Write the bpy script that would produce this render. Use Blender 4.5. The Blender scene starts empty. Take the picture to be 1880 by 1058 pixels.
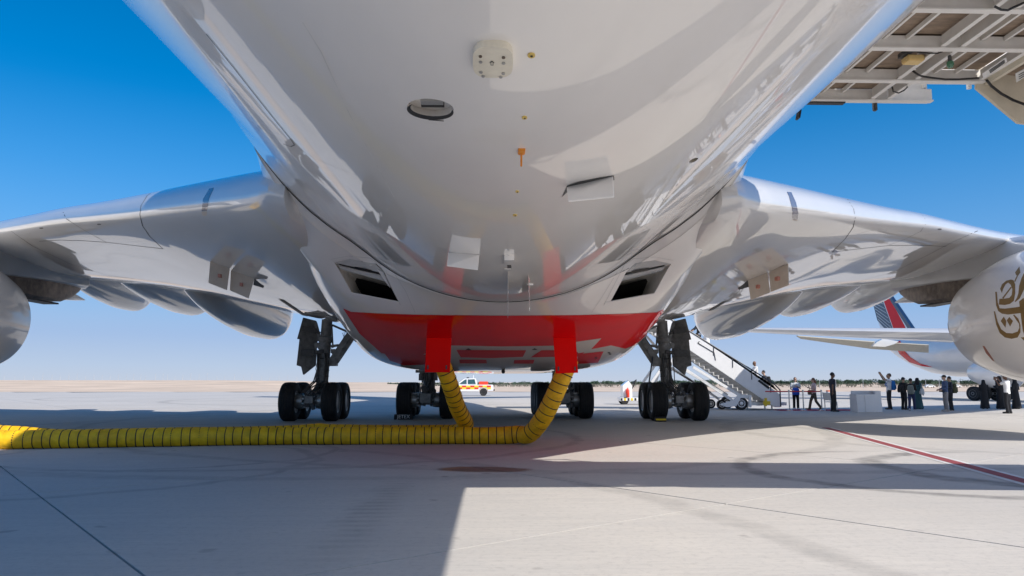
import bpy, bmesh, math, random
import numpy as np
from mathutils import Vector, Matrix
from mathutils.bvhtree import BVHTree
from mathutils.geometry import delaunay_2d_cdt
random.seed(7)
R = math.radians
S = bpy.context.scene
COL = S.collection

# ------------------------------------------------------------------ camera
FPX = 1393.0                       # focal length in pixels of the 1880 px wide photograph
PITCH = math.atan(173 / FPX)
YAW = math.atan(40 * math.cos(PITCH) / FPX)
CAM = Vector((-0.2, 0.0, 1.41))
cd = bpy.data.cameras.new('camera')
cd.sensor_width = 36.0
cd.lens = 36.0 * FPX / 1880
cd.clip_start = 0.05
cd.clip_end = 20000
cam = bpy.data.objects.new('camera', cd)
cam.location = CAM
cam.rotation_euler = (R(90) + PITCH, 0, -YAW)
COL.objects.link(cam)
S.camera = cam
# ------------------------------------------------------------------ sky and sun
SUN = Vector((0.813, -0.78, 1.0)).normalized()
ELEV = math.asin(SUN.z)
w = bpy.data.worlds.new('World')
S.world = w
w.use_nodes = True
wn = w.node_tree
bg = wn.nodes['Background']
sky = wn.nodes.new('ShaderNodeTexSky')
sky.sky_type = 'NISHITA'
sky.sun_disc = False
sky.sun_elevation = ELEV
sky.sun_rotation = math.atan2(SUN.x, SUN.y)
sky.altitude = 0
sky.air_density = 1.0
sky.dust_density = 0.9
sky.ozone_density = 3.0
hs = wn.nodes.new('ShaderNodeHueSaturation')          # polarised, saturated desert sky
hs.inputs['Saturation'].default_value = 1.52
wn.links.new(sky.outputs['Color'], hs.inputs['Color'])
tc = wn.nodes.new('ShaderNodeTexCoord')
sx_ = wn.nodes.new('ShaderNodeSeparateXYZ')
wn.links.new(tc.outputs['Generated'], sx_.inputs[0])
def _ramp(stops, ease='LINEAR'):
    r = wn.nodes.new('ShaderNodeValToRGB'); r.color_ramp.interpolation = ease
    e = r.color_ramp.elements
    while len(e) < len(stops): e.new(.5)
    for k, (p, c) in zip(e, stops): k.position = p; k.color = (*c, 1)
    wn.links.new(sx_.outputs[2], r.inputs['Fac']); return r.outputs['Color']
HZ = 9.3                                              # pale haze near the horizon
hz = _ramp([(0.0, (.40, .45, .54)), (.02, (.35, .435, .57)), (.055, (.265, .37, .57)), (.14, (.12, .28, .57)), (.25, (.06, .23, .55)), (.4, (.02, .16, .45))])
hf = _ramp([(0.0, (1, 1, 1)), (.06, (.95, .95, .95)), (.16, (.6, .6, .6)), (.36, (0, 0, 0))])
sc_ = wn.nodes.new('ShaderNodeVectorMath'); sc_.operation = 'SCALE'; sc_.inputs['Scale'].default_value = HZ
wn.links.new(hz, sc_.inputs[0])
mxs = wn.nodes.new('ShaderNodeMix'); mxs.data_type = 'RGBA'
wn.links.new(hf, mxs.inputs['Factor']); wn.links.new(hs.outputs['Color'], mxs.inputs['A']); wn.links.new(sc_.outputs[0], mxs.inputs['B'])
wn.links.new(mxs.outputs['Result'], bg.inputs['Color'])
bg.inputs['Strength'].default_value = 0.09
sl = bpy.data.lights.new('sun', 'SUN')
sl.energy = 3.05
sl.angle = R(0.53)
sl.color = (1.0, 0.945, 0.865)
so = bpy.data.objects.new('sun', sl)
so.location = (0, 0, 60)
so.rotation_euler = SUN.to_track_quat('Z', 'Y').to_euler()
COL.objects.link(so)
# ------------------------------------------------------------------ colour and render settings
S.view_settings.view_transform = 'Standard'
S.view_settings.look = 'None'
S.view_settings.exposure = 0.72
S.view_settings.gamma = 1.0
S.view_settings.use_curve_mapping = False
S.cycles.use_denoising = True
S.cycles.max_bounces = 10
S.cycles.diffuse_bounces = 6
S.cycles.glossy_bounces = 4
S.cycles.transmission_bounces = 4
S.cycles.transparent_max_bounces = 10
S.cycles.sample_clamp_indirect = 8.0
S.cycles.caustics_reflective = False
S.cycles.caustics_refractive = False

# ------------------------------------------------------------------ rays of the photograph (used to set pieces on the real surfaces)
_rot = cam.rotation_euler.to_matrix()
def ray(px, py):
    return (_rot @ Vector(((px - 940) / FPX, (529 - py) / FPX, -1.0)))
def atY(px, py, Y):
    r = ray(px, py); return CAM + r * ((Y - CAM.y) / r.y)
def atX(px, py, X):
    r = ray(px, py); return CAM + r * ((X - CAM.x) / r.x)
def atZ(px, py, Z=0.0):
    r = ray(px, py); return CAM + r * ((Z - CAM.z) / r.z)

# ------------------------------------------------------------------ materials
def mat(name, col, rough=0.5, metal=0.0, coat=0.0, cior=1.5, coat_rough=0.02, spec=0.5, var=0.0, scale=4.0, bump=0.0, bscale=40.0, stretch=None, emit=None):
    m = bpy.data.materials.new(name)
    m.use_nodes = True
    nt = m.node_tree
    p = nt.nodes['Principled BSDF']
    p.inputs['Base Color'].default_value = (*col, 1)
    p.inputs['Roughness'].default_value = rough
    p.inputs['Metallic'].default_value = metal
    p.inputs['Coat Weight'].default_value = coat
    p.inputs['Coat Roughness'].default_value = coat_rough
    p.inputs['Coat IOR'].default_value = cior
    p.inputs['Specular IOR Level'].default_value = spec
    geo = nt.nodes.new('ShaderNodeTexCoord')
    mp = nt.nodes.new('ShaderNodeMapping')
    if stretch: mp.inputs['Scale'].default_value = stretch
    nt.links.new(geo.outputs['Object'], mp.inputs['Vector'])
    if var > 0:
        n = nt.nodes.new('ShaderNodeTexNoise')
        n.inputs['Scale'].default_value = scale
        n.inputs['Detail'].default_value = 5
        n.inputs['Roughness'].default_value = 0.6
        nt.links.new(mp.outputs['Vector'], n.inputs['Vector'])
        mx = nt.nodes.new('ShaderNodeMix'); mx.data_type = 'RGBA'
        mx.inputs['A'].default_value = (*[c * (1 - var) for c in col], 1)
        mx.inputs['B'].default_value = (*[min(1, c * (1 + var * .6)) for c in col], 1)
        mr = nt.nodes.new('ShaderNodeMapRange')
        mr.inputs['From Min'].default_value = 0.3; mr.inputs['From Max'].default_value = 0.7
        nt.links.new(n.outputs['Fac'], mr.inputs['Value'])
        nt.links.new(mr.outputs['Result'], mx.inputs['Factor'])
        nt.links.new(mx.outputs['Result'], p.inputs['Base Color'])
    if bump > 0:
        n2 = nt.nodes.new('ShaderNodeTexNoise')
        n2.inputs['Scale'].default_value = bscale
        n2.inputs['Detail'].default_value = 4
        nt.links.new(mp.outputs['Vector'], n2.inputs['Vector'])
        b = nt.nodes.new('ShaderNodeBump')
        b.inputs['Strength'].default_value = 1.0
        b.inputs['Distance'].default_value = bump
        nt.links.new(n2.outputs['Fac'], b.inputs['Height'])
        nt.links.new(b.outputs['Normal'], p.inputs['Normal'])
    return m

M = {}
M['white'] = mat('gloss_white_paint', (.88, .85, .815), .3, coat=.85, coat_rough=.02, cior=1.52, var=.05, scale=1.1, stretch=(1.6, .5, 1.6))
M['wing'] = mat('gloss_wing_paint', (.70, .69, .675), .28, metal=.06, coat=1.0, coat_rough=.025, cior=1.8, var=.04, scale=1.0)
M['red'] = mat('gloss_red_paint', (.84, .0, .004), .45, coat=.7, coat_rough=.012, cior=1.34, spec=.05, var=.05, scale=2)
M['doorred'] = mat('access_door_red', (.95, .004, .002), .55, spec=.1, var=.04, scale=4)
M['navy'] = mat('navy_paint', (.012, .02, .05), .3, coat=1, coat_rough=.03)
M['seal'] = mat('dark_joint_sealant', (.02, .02, .02), .7)
M['grey'] = mat('grey_primer', (.56, .555, .54), .5, var=.08, scale=8)
M['innergrey'] = mat('inlet_liner_grey', (.66, .63, .58), .55, var=.15, scale=6)
M['plate'] = mat('beige_access_plate', (.56, .49, .41), .5, var=.06, scale=9)
M['redmark'] = mat('red_stencil', (.42, .17, .12), .6)
M['lens'] = mat('smoked_light_lens', (.16, .16, .20), .15, coat=1, coat_rough=.03)
M['antenna'] = mat('cream_antenna_cover', (.80, .74, .60), .4, coat=.4, coat_rough=.1, var=.1, scale=14)
M['orange'] = mat('orange_drain_mast', (.75, .27, .02), .45)
M['brass'] = mat('yellow_primer_ring', (.70, .50, .12), .5)
M['black'] = mat('black_rubber_trim', (.012, .012, .013), .55)
M['tyre'] = mat('tyre_rubber', (.018, .018, .019), .75, var=.3, scale=9, bump=.002, bscale=60)
M['rim'] = mat('wheel_rim_metal', (.30, .30, .30), .4, metal=.6, var=.2, scale=12)
M['gear'] = mat('landing_gear_paint', (.26, .26, .255), .5, metal=.1, var=.35, scale=7, bump=.002, bscale=25)
M['gearlight'] = mat('landing_gear_steel', (.40, .40, .39), .35, metal=.7, var=.25, scale=10)
M['geardark'] = mat('landing_gear_hydraulics', (.07, .07, .07), .5, var=.3, scale=9)
M['exhaust'] = mat('heat_stained_metal', (.20, .155, .12), .42, metal=.8, var=.45, scale=5)
M['darkmetal'] = mat('dark_exhaust_metal', (.05, .045, .042), .5, metal=.5, var=.3, scale=5)
M['gold'] = mat('gold_bronze_paint', (.25, .145, .038), .35, coat=.6, coat_rough=.05)
M['duct'] = mat('yellow_duct_fabric', (.92, .50, .004), .62, var=.3, scale=5, bump=.02, bscale=7)
M['ductband'] = mat('black_duct_scuff_strip', (.02, .017, .015), .7)
M['frame'] = mat('stairs_white_paint', (.78, .76, .72), .45, var=.07, scale=6)
M['cream'] = mat('stairs_cream_paint', (.66, .60, .48), .5, var=.1, scale=6)
M['ply'] = mat('plywood_underside', (.30, .225, .165), .7, var=.3, scale=5, stretch=(1, 3, 1))
M['lampyellow'] = mat('yellow_lamp_housing', (.72, .52, .22), .5, var=.1, scale=10)
M['cable'] = mat('black_cable', (.015, .015, .016), .5)
M['greenlamp'] = mat('green_lens', (.05, .16, .09), .2, coat=.5)
M['placard'] = mat('white_placard', (.72, .72, .70), .5)
M['ink'] = mat('placard_ink', (.06, .06, .06), .6)
M['stairwhite'] = mat('boarding_stairs_white', (.82, .82, .82), .4, coat=.3, coat_rough=.1, var=.04)
M['tread'] = mat('step_tread_metal', (.50, .49, .46), .5, var=.1, scale=5)
M['rail'] = mat('dark_handrail', (.04, .045, .06), .4)
M['glassy'] = mat('clear_side_glass', (.62, .68, .74), .08, coat=1, coat_rough=.02)
M['carglass'] = mat('tinted_window_glass', (.03, .10, .12), .06, coat=1, coat_rough=.01)
M['yellow'] = mat('bright_yellow_paint', (.80, .58, .02), .45)
M['carwhite'] = mat('vehicle_white_paint', (.85, .85, .85), .3, coat=1, coat_rough=.03)
M['caryellow'] = mat('reflective_yellow', (.85, .68, .05), .4)
M['carred'] = mat('reflective_red', (.75, .06, .03), .4)
M['carpet'] = mat('red_carpet_pile', (.50, .03, .06), .95, var=.15, scale=20)
M['belt'] = mat('red_barrier_belt', (.62, .02, .03), .6)
M['chrome'] = mat('polished_steel', (.62, .62, .62), .22, metal=1)
M['barrelor'] = mat('orange_plastic', (.80, .16, .05), .5)
M['podium'] = mat('white_laminate', (.74, .75, .77), .35, var=.03)
M['sand'] = mat('desert_sand', (.64, .50, .375), .95, var=.22, scale=.06, bump=.25, bscale=.6)
M['trunk'] = mat('bark', (.12, .09, .065), .9, var=.3, scale=6)
M['leaf'] = mat('dusty_green_leaves', (.055, .10, .06), .8, var=.45, scale=1.2)
M['fence'] = mat('weathered_fence_mesh', (.33, .30, .26), .8)
M['pole'] = mat('galvanised_pole', (.42, .44, .46), .5)
# ------------------------------------------------------------------ mesh builder
class MB:
    def __init__(s): s.v = []; s.f = []; s.m = []
    def add(s, vs, fs, mi=0):
        o = len(s.v); s.v += [Vector(p) for p in vs]
        s.f += [tuple(i + o for i in f) for f in fs]; s.m += [mi] * len(fs)
    def box(s, c, d, rot=None, mi=0):
        x, y, z = (k / 2 for k in d)
        vs = [Vector((a * x, b * y, e * z)) for e in (-1, 1) for b in (-1, 1) for a in (-1, 1)]
        if rot is not None: vs = [rot @ q for q in vs]
        c = Vector(c)
        s.add([q + c for q in vs], [(0, 2, 3, 1), (4, 5, 7, 6), (0, 1, 5, 4), (2, 6, 7, 3), (0, 4, 6, 2), (1, 3, 7, 5)], mi)
    def bar(s, p, q, wd, ht, up=(0, 0, 1), mi=0):
        p, q = Vector(p), Vector(q); d = (q - p); L = d.length; d.normalize()
        up = Vector(up)
        if abs(d.dot(up)) > .97: up = Vector((0, 1, 0))
        x = d.cross(up).normalized(); z = x.cross(d)
        s.box((p + q) / 2, (wd, L, ht), Matrix((x, d, z)).transposed(), mi)
    def tube(s, pts, r, n=10, cap=True, mi=0, sx=None):
        pts = [Vector(p) for p in pts]; k = len(pts)
        rs = r if isinstance(r, (list, tuple)) else [r] * k
        t0 = (pts[1] - pts[0]).normalized()
        u = t0.cross(Vector((0, 0, 1)))
        if u.length < .05: u = t0.cross(Vector((0, 1, 0)))
        u.normalize(); vs = []
        for i in range(k):
            t = (pts[min(i + 1, k - 1)] - pts[max(i - 1, 0)]).normalized()
            u = (u - t * u.dot(t)).normalized(); b = t.cross(u)
            for j in range(n):
                a = 2 * math.pi * j / n
                vs.append(pts[i] + (u * math.cos(a) + b * math.sin(a)) * rs[i])
        fs = [(i * n + j, i * n + (j + 1) % n, (i + 1) * n + (j + 1) % n, (i + 1) * n + j) for i in range(k - 1) for j in range(n)]
        if cap: fs += [tuple(range(n - 1, -1, -1)), tuple((k - 1) * n + j for j in range(n))]
        s.add(vs, fs, mi)
    def cyl(s, p, q, r, n=14, mi=0): s.tube([p, q], r, n, True, mi)
    def lathe(s, prof, c, ax, n=32, mi=0, cap=True):
        ax = Vector(ax).normalized(); u = ax.orthogonal().normalized(); b = ax.cross(u); c = Vector(c)
        vs = [c + ax * a + (u * math.cos(2 * math.pi * j / n) + b * math.sin(2 * math.pi * j / n)) * r for a, r in prof for j in range(n)]
        k = len(prof)
        fs = [(i * n + j, i * n + (j + 1) % n, (i + 1) * n + (j + 1) % n, (i + 1) * n + j) for i in range(k - 1) for j in range(n)]
        if cap: fs += [tuple(range(n - 1, -1, -1)), tuple((k - 1) * n + j for j in range(n))]
        s.add(vs, fs, mi)
    def loft(s, rows, closed=False, caps=False, mi=0):
        n = len(rows[0]); k = len(rows); e = n if closed else n - 1
        fs = [(i * n + j, i * n + (j + 1) % n, (i + 1) * n + (j + 1) % n, (i + 1) * n + j) for i in range(k - 1) for j in range(e)]
        if caps: fs += [tuple(range(n - 1, -1, -1)), tuple((k - 1) * n + j for j in range(n))]
        s.add([p for r in rows for p in r], fs, mi)
    def prism(s, poly, dvec, mi=0):
        n = len(poly); d = Vector(dvec); poly = [Vector(p) for p in poly]
        fs = [tuple(range(n - 1, -1, -1)), tuple(range(n, 2 * n))] + [(j, (j + 1) % n, n + (j + 1) % n, n + j) for j in range(n)]
        s.add(poly + [p + d for p in poly], fs, mi)
    def ball(s, c, r, n=10, mi=0, sc=(1, 1, 1)):
        c = Vector(c); vs = []; k = n // 2 + 1
        for i in range(k):
            ph = math.pi * (i + .02) / (k - 1 + .04)
            for j in range(n):
                a = 2 * math.pi * j / n
                vs.append(c + Vector((math.sin(ph) * math.cos(a) * sc[0], math.sin(ph) * math.sin(a) * sc[1], math.cos(ph) * sc[2])) * r)
        fs = [(i * n + j, (i + 1) * n + j, (i + 1) * n + (j + 1) % n, i * n + (j + 1) % n) for i in range(k - 1) for j in range(n)]
        fs += [tuple(range(n)), tuple((k - 1) * n + j for j in range(n - 1, -1, -1))]
        s.add(vs, fs, mi)
    def mirrored(s):
        o = MB(); o.v = [Vector((-p.x, p.y, p.z)) for p in s.v]; o.f = [tuple(reversed(f)) for f in s.f]; o.m = list(s.m); return o
    def mesh(s, name, mats, ang=38, bevel=0, recalc=True):
        me = bpy.data.meshes.new(name)
        me.from_pydata(s.v, [], s.f)
        for k in (mats if isinstance(mats, (list, tuple)) else [mats]): me.materials.append(k)
        if any(s.m): me.polygons.foreach_set('material_index', s.m)
        if recalc or bevel:
            bm = bmesh.new(); bm.from_mesh(me)
            if recalc: bmesh.ops.recalc_face_normals(bm, faces=bm.faces)
            if bevel:
                es = [e for e in bm.edges if len(e.link_faces) == 2 and e.calc_face_angle(0) > .6]
                bmesh.ops.bevel(bm, geom=es, offset=bevel, segments=2, affect='EDGES', clamp_overlap=True)
            bm.to_mesh(me); bm.free()
        me.polygons.foreach_set('use_smooth', [True] * len(me.polygons))
        me.set_sharp_from_angle(angle=R(ang))
        me.update()
        return me
    def build(s, name, mats, parent=None, **k):
        return link(name, s.mesh(name, mats, **k), parent)
    def bvh(s): return BVHTree.FromPolygons(s.v, s.f)

def link(name, me, parent=None):
    o = bpy.data.objects.new(name, me); COL.objects.link(o)
    if parent is not None: o.parent = parent
    return o
def thing(name, label, cat, loc=(0, 0, 0), rotz=0, group=None):
    o = bpy.data.objects.new(name, None); COL.objects.link(o)
    o.location = loc; o.rotation_euler = (0, 0, rotz); o.empty_display_size = .3
    tag(o, label, cat, group); return o
def tag(o, label, cat, group=None):
    o['label'] = label; o['category'] = cat
    if group: o['group'] = group
    return o
def copy_tree(o, parent=None):
    c = o.copy(); COL.objects.link(c)
    if parent is not None: c.parent = parent
    for ch in list(KIDS.get(o.name, [])):
        copy_tree(ch, c)
    return c
KIDS = {}
def kids_of(objs):
    KIDS.clear()
    for o in objs:
        if o.parent: KIDS.setdefault(o.parent.name, []).append(o)
def smooth(a, b, x):
    t = max(0.0, min(1.0, (x - a) / (b - a))); return t * t * (3 - 2 * t)
def interp(x, xs, ys):
    return float(np.interp(x, xs, ys))
def spline(x, xs, ys):     # monotone-ish cubic through points
    xs, ys = list(xs), list(ys); n = len(xs)
    if x <= xs[0]: return ys[0]
    if x >= xs[-1]: return ys[-1]
    i = max(k for k in range(n - 1) if xs[k] <= x)
    h = xs[i + 1] - xs[i]; t = (x - xs[i]) / h
    def sl(k):
        if k == 0: return (ys[1] - ys[0]) / (xs[1] - xs[0])
        if k == n - 1: return (ys[-1] - ys[-2]) / (xs[-1] - xs[-2])
        a = (ys[k] - ys[k - 1]) / (xs[k] - xs[k - 1]); b = (ys[k + 1] - ys[k]) / (xs[k + 1] - xs[k])
        return 0 if a * b <= 0 else 2 * a * b / (a + b)
    m0, m1 = sl(i), sl(i + 1)
    return (2*t**3 - 3*t*t + 1) * ys[i] + (t**3 - 2*t*t + t) * h * m0 + (-2*t**3 + 3*t*t) * ys[i + 1] + (t**3 - t*t) * h * m1

# ------------------------------------------------------------------ pieces laid on a surface
def hit(px, py, bv):
    r = ray(px, py).normalized()
    loc, nor, _, _ = bv.ray_cast(CAM, r)
    if loc is None: return None, None
    if nor.dot(r) > 0: nor = -nor
    return loc, nor
def resample(poly, step, closed=True):
    out = []; n = len(poly)
    for i in range(n if closed else n - 1):
        a = Vector(poly[i]); b = Vector(poly[(i + 1) % n]); k = max(1, int((b - a).length / step))
        out += [a + (b - a) * j / k for j in range(k)]
    if not closed: out.append(Vector(poly[-1]))
    return out
def inside(p, poly):
    c = False; j = len(poly) - 1
    for i in range(len(poly)):
        a, b = poly[i], poly[j]
        if (a[1] > p[1]) != (b[1] > p[1]) and p[0] < (b[0] - a[0]) * (p[1] - a[1]) / (b[1] - a[1]) + a[0]: c = not c
        j = i
    return c
def decal(poly, bv, off=.004, res=8, thick=0.0):
    b = resample([Vector(p) for p in poly], res)
    nb = len(b); pts = list(b)
    xs = [p.x for p in b]; ys = [p.y for p in b]
    x = min(xs) + res * .5
    while x < max(xs):
        y = min(ys) + res * .5
        while y < max(ys):
            q = Vector((x, y))
            if inside(q, b) and min((q - e).length for e in b) > res * .4: pts.append(q)
            y += res
        x += res
    vs, _, fs, *_ = delaunay_2d_cdt(pts, [], [list(range(nb))], 1, 1e-5)
    mb = MB(); idx = {}; P3 = []; N3 = []
    for i, q in enumerate(vs):
        l, n = hit(q.x, q.y, bv)
        if l is not None: idx[i] = len(P3); P3.append(l); N3.append(n)
    F = [tuple(idx[i] for i in f) for f in fs if all(i in idx for i in f)]
    mb.add([p + n * (off + thick) for p, n in zip(P3, N3)], F)
    if thick:
        from collections import Counter
        ec = Counter(); od = {}
        for f in F:
            for i in range(len(f)):
                e = (f[i], f[(i + 1) % len(f)]); ec[frozenset(e)] += 1; od[frozenset(e)] = e
        low = [p - n * .004 for p, n in zip(P3, N3)]
        for e, c in ec.items():
            if c == 1:
                a, d = od[e]
                mb.add([mb.v[a], mb.v[d], low[d], low[a]], [(0, 3, 2, 1)])
    return mb
def line_on(path, bv, wd=.012, off=.003, step=6):
    mb = MB(); P = []
    for q in resample([Vector(p) for p in path], step, False):
        l, n = hit(q.x, q.y, bv)
        if l is not None: P.append((l, n))
    rows = []
    for i, (l, n) in enumerate(P):
        t = P[min(i + 1, len(P) - 1)][0] - P[max(i - 1, 0)][0]
        sd = t.cross(n).normalized() * wd / 2
        rows.append([l + sd + n * off, l - sd + n * off])
    if len(rows) > 1: mb.loft(rows)
    return mb
def ell(cx, cy, a, b, n=16, rot=0):
    return [(cx + a * math.cos(t) * math.cos(rot) - b * math.sin(t) * math.sin(rot), cy + a * math.cos(t) * math.sin(rot) + b * math.sin(t) * math.cos(rot)) for t in (2 * math.pi * k / n for k in range(n))]
def plate(mb, c4, thick, mi=0):     # slab through four corners, thickness to the back
    c4 = [Vector(c) for c in c4]
    n = (c4[1] - c4[0]).cross(c4[3] - c4[0]).normalized() * thick
    if n.y < 0: n = -n
    mb.prism(c4, n, mi)
# ------------------------------------------------------------------ concrete
def concrete_mat():
    m = bpy.data.materials.new('apron_concrete'); m.use_nodes = True
    nt = m.node_tree; p = nt.nodes['Principled BSDF']; L = nt.links.new
    geo = nt.nodes.new('ShaderNodeNewGeometry'); pos = geo.outputs['Position']
    def math_(op, a, b=None, c=None, clamp=False):
        n = nt.nodes.new('ShaderNodeMath'); n.operation = op; n.use_clamp = clamp
        for i, q in enumerate((a, b, c)):
            if q is None: continue
            if isinstance(q, (int, float)): n.inputs[i].default_value = q
            else: L(q, n.inputs[i])
        return n.outputs[0]
    def noise(scale, detail=4, rough=.6, rot=0, sc=(1, 1, 1), src=pos):
        mp = nt.nodes.new('ShaderNodeMapping'); mp.inputs['Scale'].default_value = sc; mp.inputs['Rotation'].default_value = (0, 0, rot)
        L(src, mp.inputs['Vector'])
        n = nt.nodes.new('ShaderNodeTexNoise'); n.inputs['Scale'].default_value = scale; n.inputs['Detail'].default_value = detail; n.inputs['Roughness'].default_value = rough
        L(mp.outputs['Vector'], n.inputs['Vector']); return n.outputs['Fac']
    def rng(x, a, b, c=0., d=1.):
        n = nt.nodes.new('ShaderNodeMapRange'); n.inputs['From Min'].default_value = a; n.inputs['From Max'].default_value = b
        n.inputs['To Min'].default_value = c; n.inputs['To Max'].default_value = d; L(x, n.inputs['Value']); return n.outputs['Result']
    def mixc(f, a, b):
        n = nt.nodes.new('ShaderNodeMix'); n.data_type = 'RGBA'
        if isinstance(f, float): n.inputs['Factor'].default_value = f
        else: L(f, n.inputs['Factor'])
        for k, q in (('A', a), ('B', b)):
            if isinstance(q, tuple): n.inputs[k].default_value = (*q, 1)
            else: L(q, n.inputs[k])
        return n.outputs['Result']
    sep = nt.nodes.new('ShaderNodeSeparateXYZ'); L(pos, sep.inputs[0]); X, Y = sep.outputs[0], sep.outputs[1]
    big = noise(.16, 5); mid = noise(1.1, 6); fine = noise(13, 5, .75)
    streak = noise(1.0, 4, .65, R(-8), (.35, 5, 1)); broom = noise(1.0, 3, .7, R(-38), (1.2, 55, 1))
    col = mixc(rng(big, .35, .65), (.515, .48, .435), (.595, .558, .51))
    col = mixc(rng(mid, .35, .7, 0, .7), col, (.50, .475, .445))
    col = mixc(rng(streak, .48, .72, 0, .5), col, (.45, .43, .405))
    col = mixc(rng(broom, .45, .7, 0, .6), col, (.43, .41, .385))
    col = mixc(rng(fine, .5, .7, 0, .6), col, (.38, .36, .34))
    # per slab tone
    oi = nt.nodes.new('ShaderNodeObjectInfo')
    col = mixc(math_('MULTIPLY', oi.outputs['Random'], .16), col, (.48, .455, .415))
    spots = math_('MULTIPLY', rng(noise(2.6, 2, .4), .70, .76), .45)
    col = mixc(spots, col, (.20, .185, .17))
    # tyre marks: arcs of given centre, radius, width
    nz = noise(2.2, 4); nz2 = noise(.5, 3)
    arcs = [(7.3, 12.4, 3.3, .22, .6), (9.4, 12.5, 3.0, .30, .62), (-6.6, 15.8, 3.2, .14, .3), (-8.0, 13.7, 4.6, .14, .28), (-5.5, 20.0, 7.5, .2, .3), (-14.5, 3.0, 17.5, .25, .22), (-3.0, 24.0, 12.5, .3, .22),
            (4.0, 30.0, 18.0, .25, .25), (16.0, 22.0, 9.0, .3, .22), (-9.0, 62.0, 16.0, .5, .3), (-27.0, 70.0, 12.0, .4, .3)]
    tot = None
    for cx, cy, r, wd, s in arcs:
        dx = math_('SUBTRACT', X, cx); dy = math_('SUBTRACT', Y, cy)
        d = math_('SQRT', math_('ADD', math_('MULTIPLY', dx, dx), math_('MULTIPLY', dy, dy)))
        d = math_('ADD', d, math_('MULTIPLY', math_('SUBTRACT', nz2, .5), .8))
        e = math_('ABSOLUTE', math_('SUBTRACT', d, r))
        a = rng(e, wd * .4, wd, s, 0)
        if cx > 5 and cy < 14: a = math_('MULTIPLY', a, rng(dx, -1.2, .6, 1, 0))
        tot = a if tot is None else math_('MAXIMUM', tot, a)
    # straight cross-hatched tyre print near the front
    sx = math_('ADD', X, 1.5); sx = math_('ADD', sx, math_('MULTIPLY', math_('SUBTRACT', nz, .5), .5))
    st = math_('MULTIPLY', rng(math_('ABSOLUTE', sx), .08, .33, .3, 0), math_('MULTIPLY', rng(Y, 5.6, 7.5), rng(Y, 10.5, 12.2, 1, 0)))
    wv = math_('SINE', math_('MULTIPLY', Y, 26.0)); st = math_('MULTIPLY', st, rng(wv, -1, 1, .25, 1))
    tot = math_('MAXIMUM', tot, st)
    tot = math_('MULTIPLY', tot, rng(nz, .3, .62, .35, 1))
    col = mixc(tot, col, (.085, .082, .08))
    # hydraulic-oil stain with a wet core
    sxx = math_('ADD', X, .30); syy = math_('SUBTRACT', Y, math_('ADD', 12.62, math_('MULTIPLY', X, -.14)))
    wob = math_('MULTIPLY', math_('SUBTRACT', noise(1.9, 5, .7), .5), 1.5)
    e = math_('ADD', math_('ADD', math_('POWER', math_('DIVIDE', sxx, .80), 2.0), math_('POWER', math_('DIVIDE', syy, .42), 2.0)), math_('MULTIPLY', wob, .75))
    stain = rng(e, .65, 1.1, .8, 0)
    blob = rng(noise(4.0, 3), .48, .6)
    left = rng(X, -.9, -.35, 1, 0)
    sc = mixc(math_('MULTIPLY', blob, left), (.13, .058, .034), (.26, .12, .02))
    col = mixc(stain, col, sc)
    L(col, p.inputs['Base Color'])
    L(math_('SUBTRACT', .82, math_('MULTIPLY', stain, .35)), p.inputs['Roughness'])
    p.inputs['Specular IOR Level'].default_value = .3
    b = nt.nodes.new('ShaderNodeBump'); b.inputs['Distance'].default_value = .004; b.inputs['Strength'].default_value = .8
    L(math_('ADD', math_('MULTIPLY', broom, .6), fine), b.inputs['Height']); L(b.outputs['Normal'], p.inputs['Normal'])
    return m
M['concrete'] = concrete_mat()

# ------------------------------------------------------------------ ground: apron of separate slabs, desert beyond
GA = R(37.5); GU = Vector((math.cos(GA), math.sin(GA), 0)); GV = Vector((-math.sin(GA), math.cos(GA), 0)); GS = 6.12
def gpos(u, v): return GU * u + GV * v
mb = MB(); mb.add([(-170, -90, -.03), (170, -90, -.03), (170, 117, -.03), (-170, 117, -.03)], [(0, 1, 2, 3)])
apron = mb.build('apron', M['seal']); apron['kind'] = 'structure'
gap = .010
def slab_geo(mb, u, v):
    h = GS / 2 - gap; lo = []; hi = []
    for a, b in ((-1, -1), (1, -1), (1, 1), (-1, 1)):
        hi.append(gpos(u + a * (h - .002), v + b * (h - .002))); lo.append(gpos(u + a * h, v + b * h) + Vector((0, 0, -.028)))
    mb.add(hi + lo, [(0, 1, 2, 3)] + [(i, 4 + i, 4 + (i + 1) % 4, (i + 1) % 4) for i in range(4)])
mbs = MB(); slab_geo(mbs, 0, 0)
slab_me = mbs.mesh('concrete_slab', M['concrete'], ang=20)
far = MB()
for i in range(-40, 41):
    for j in range(-40, 41):
        u = 1.4 + GS * (i + .5); v = 5.6 + GS * (j + .5); c = gpos(u, v)
        if not (-170 < c.x < 170 and -88 < c.y < 112): continue
        if -4 < c.y < 40 and abs(c.x) < .66 * max(c.y, 0) + 7:
            o = link('concrete_slab', slab_me, apron); o.location = (c.x, c.y, random.uniform(-.0012, .0012))
        else: slab_geo(far, u, v)
o = far.build('far_slabs', M['concrete'], apron, ang=20); o['kind'] = 'stuff'
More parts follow.
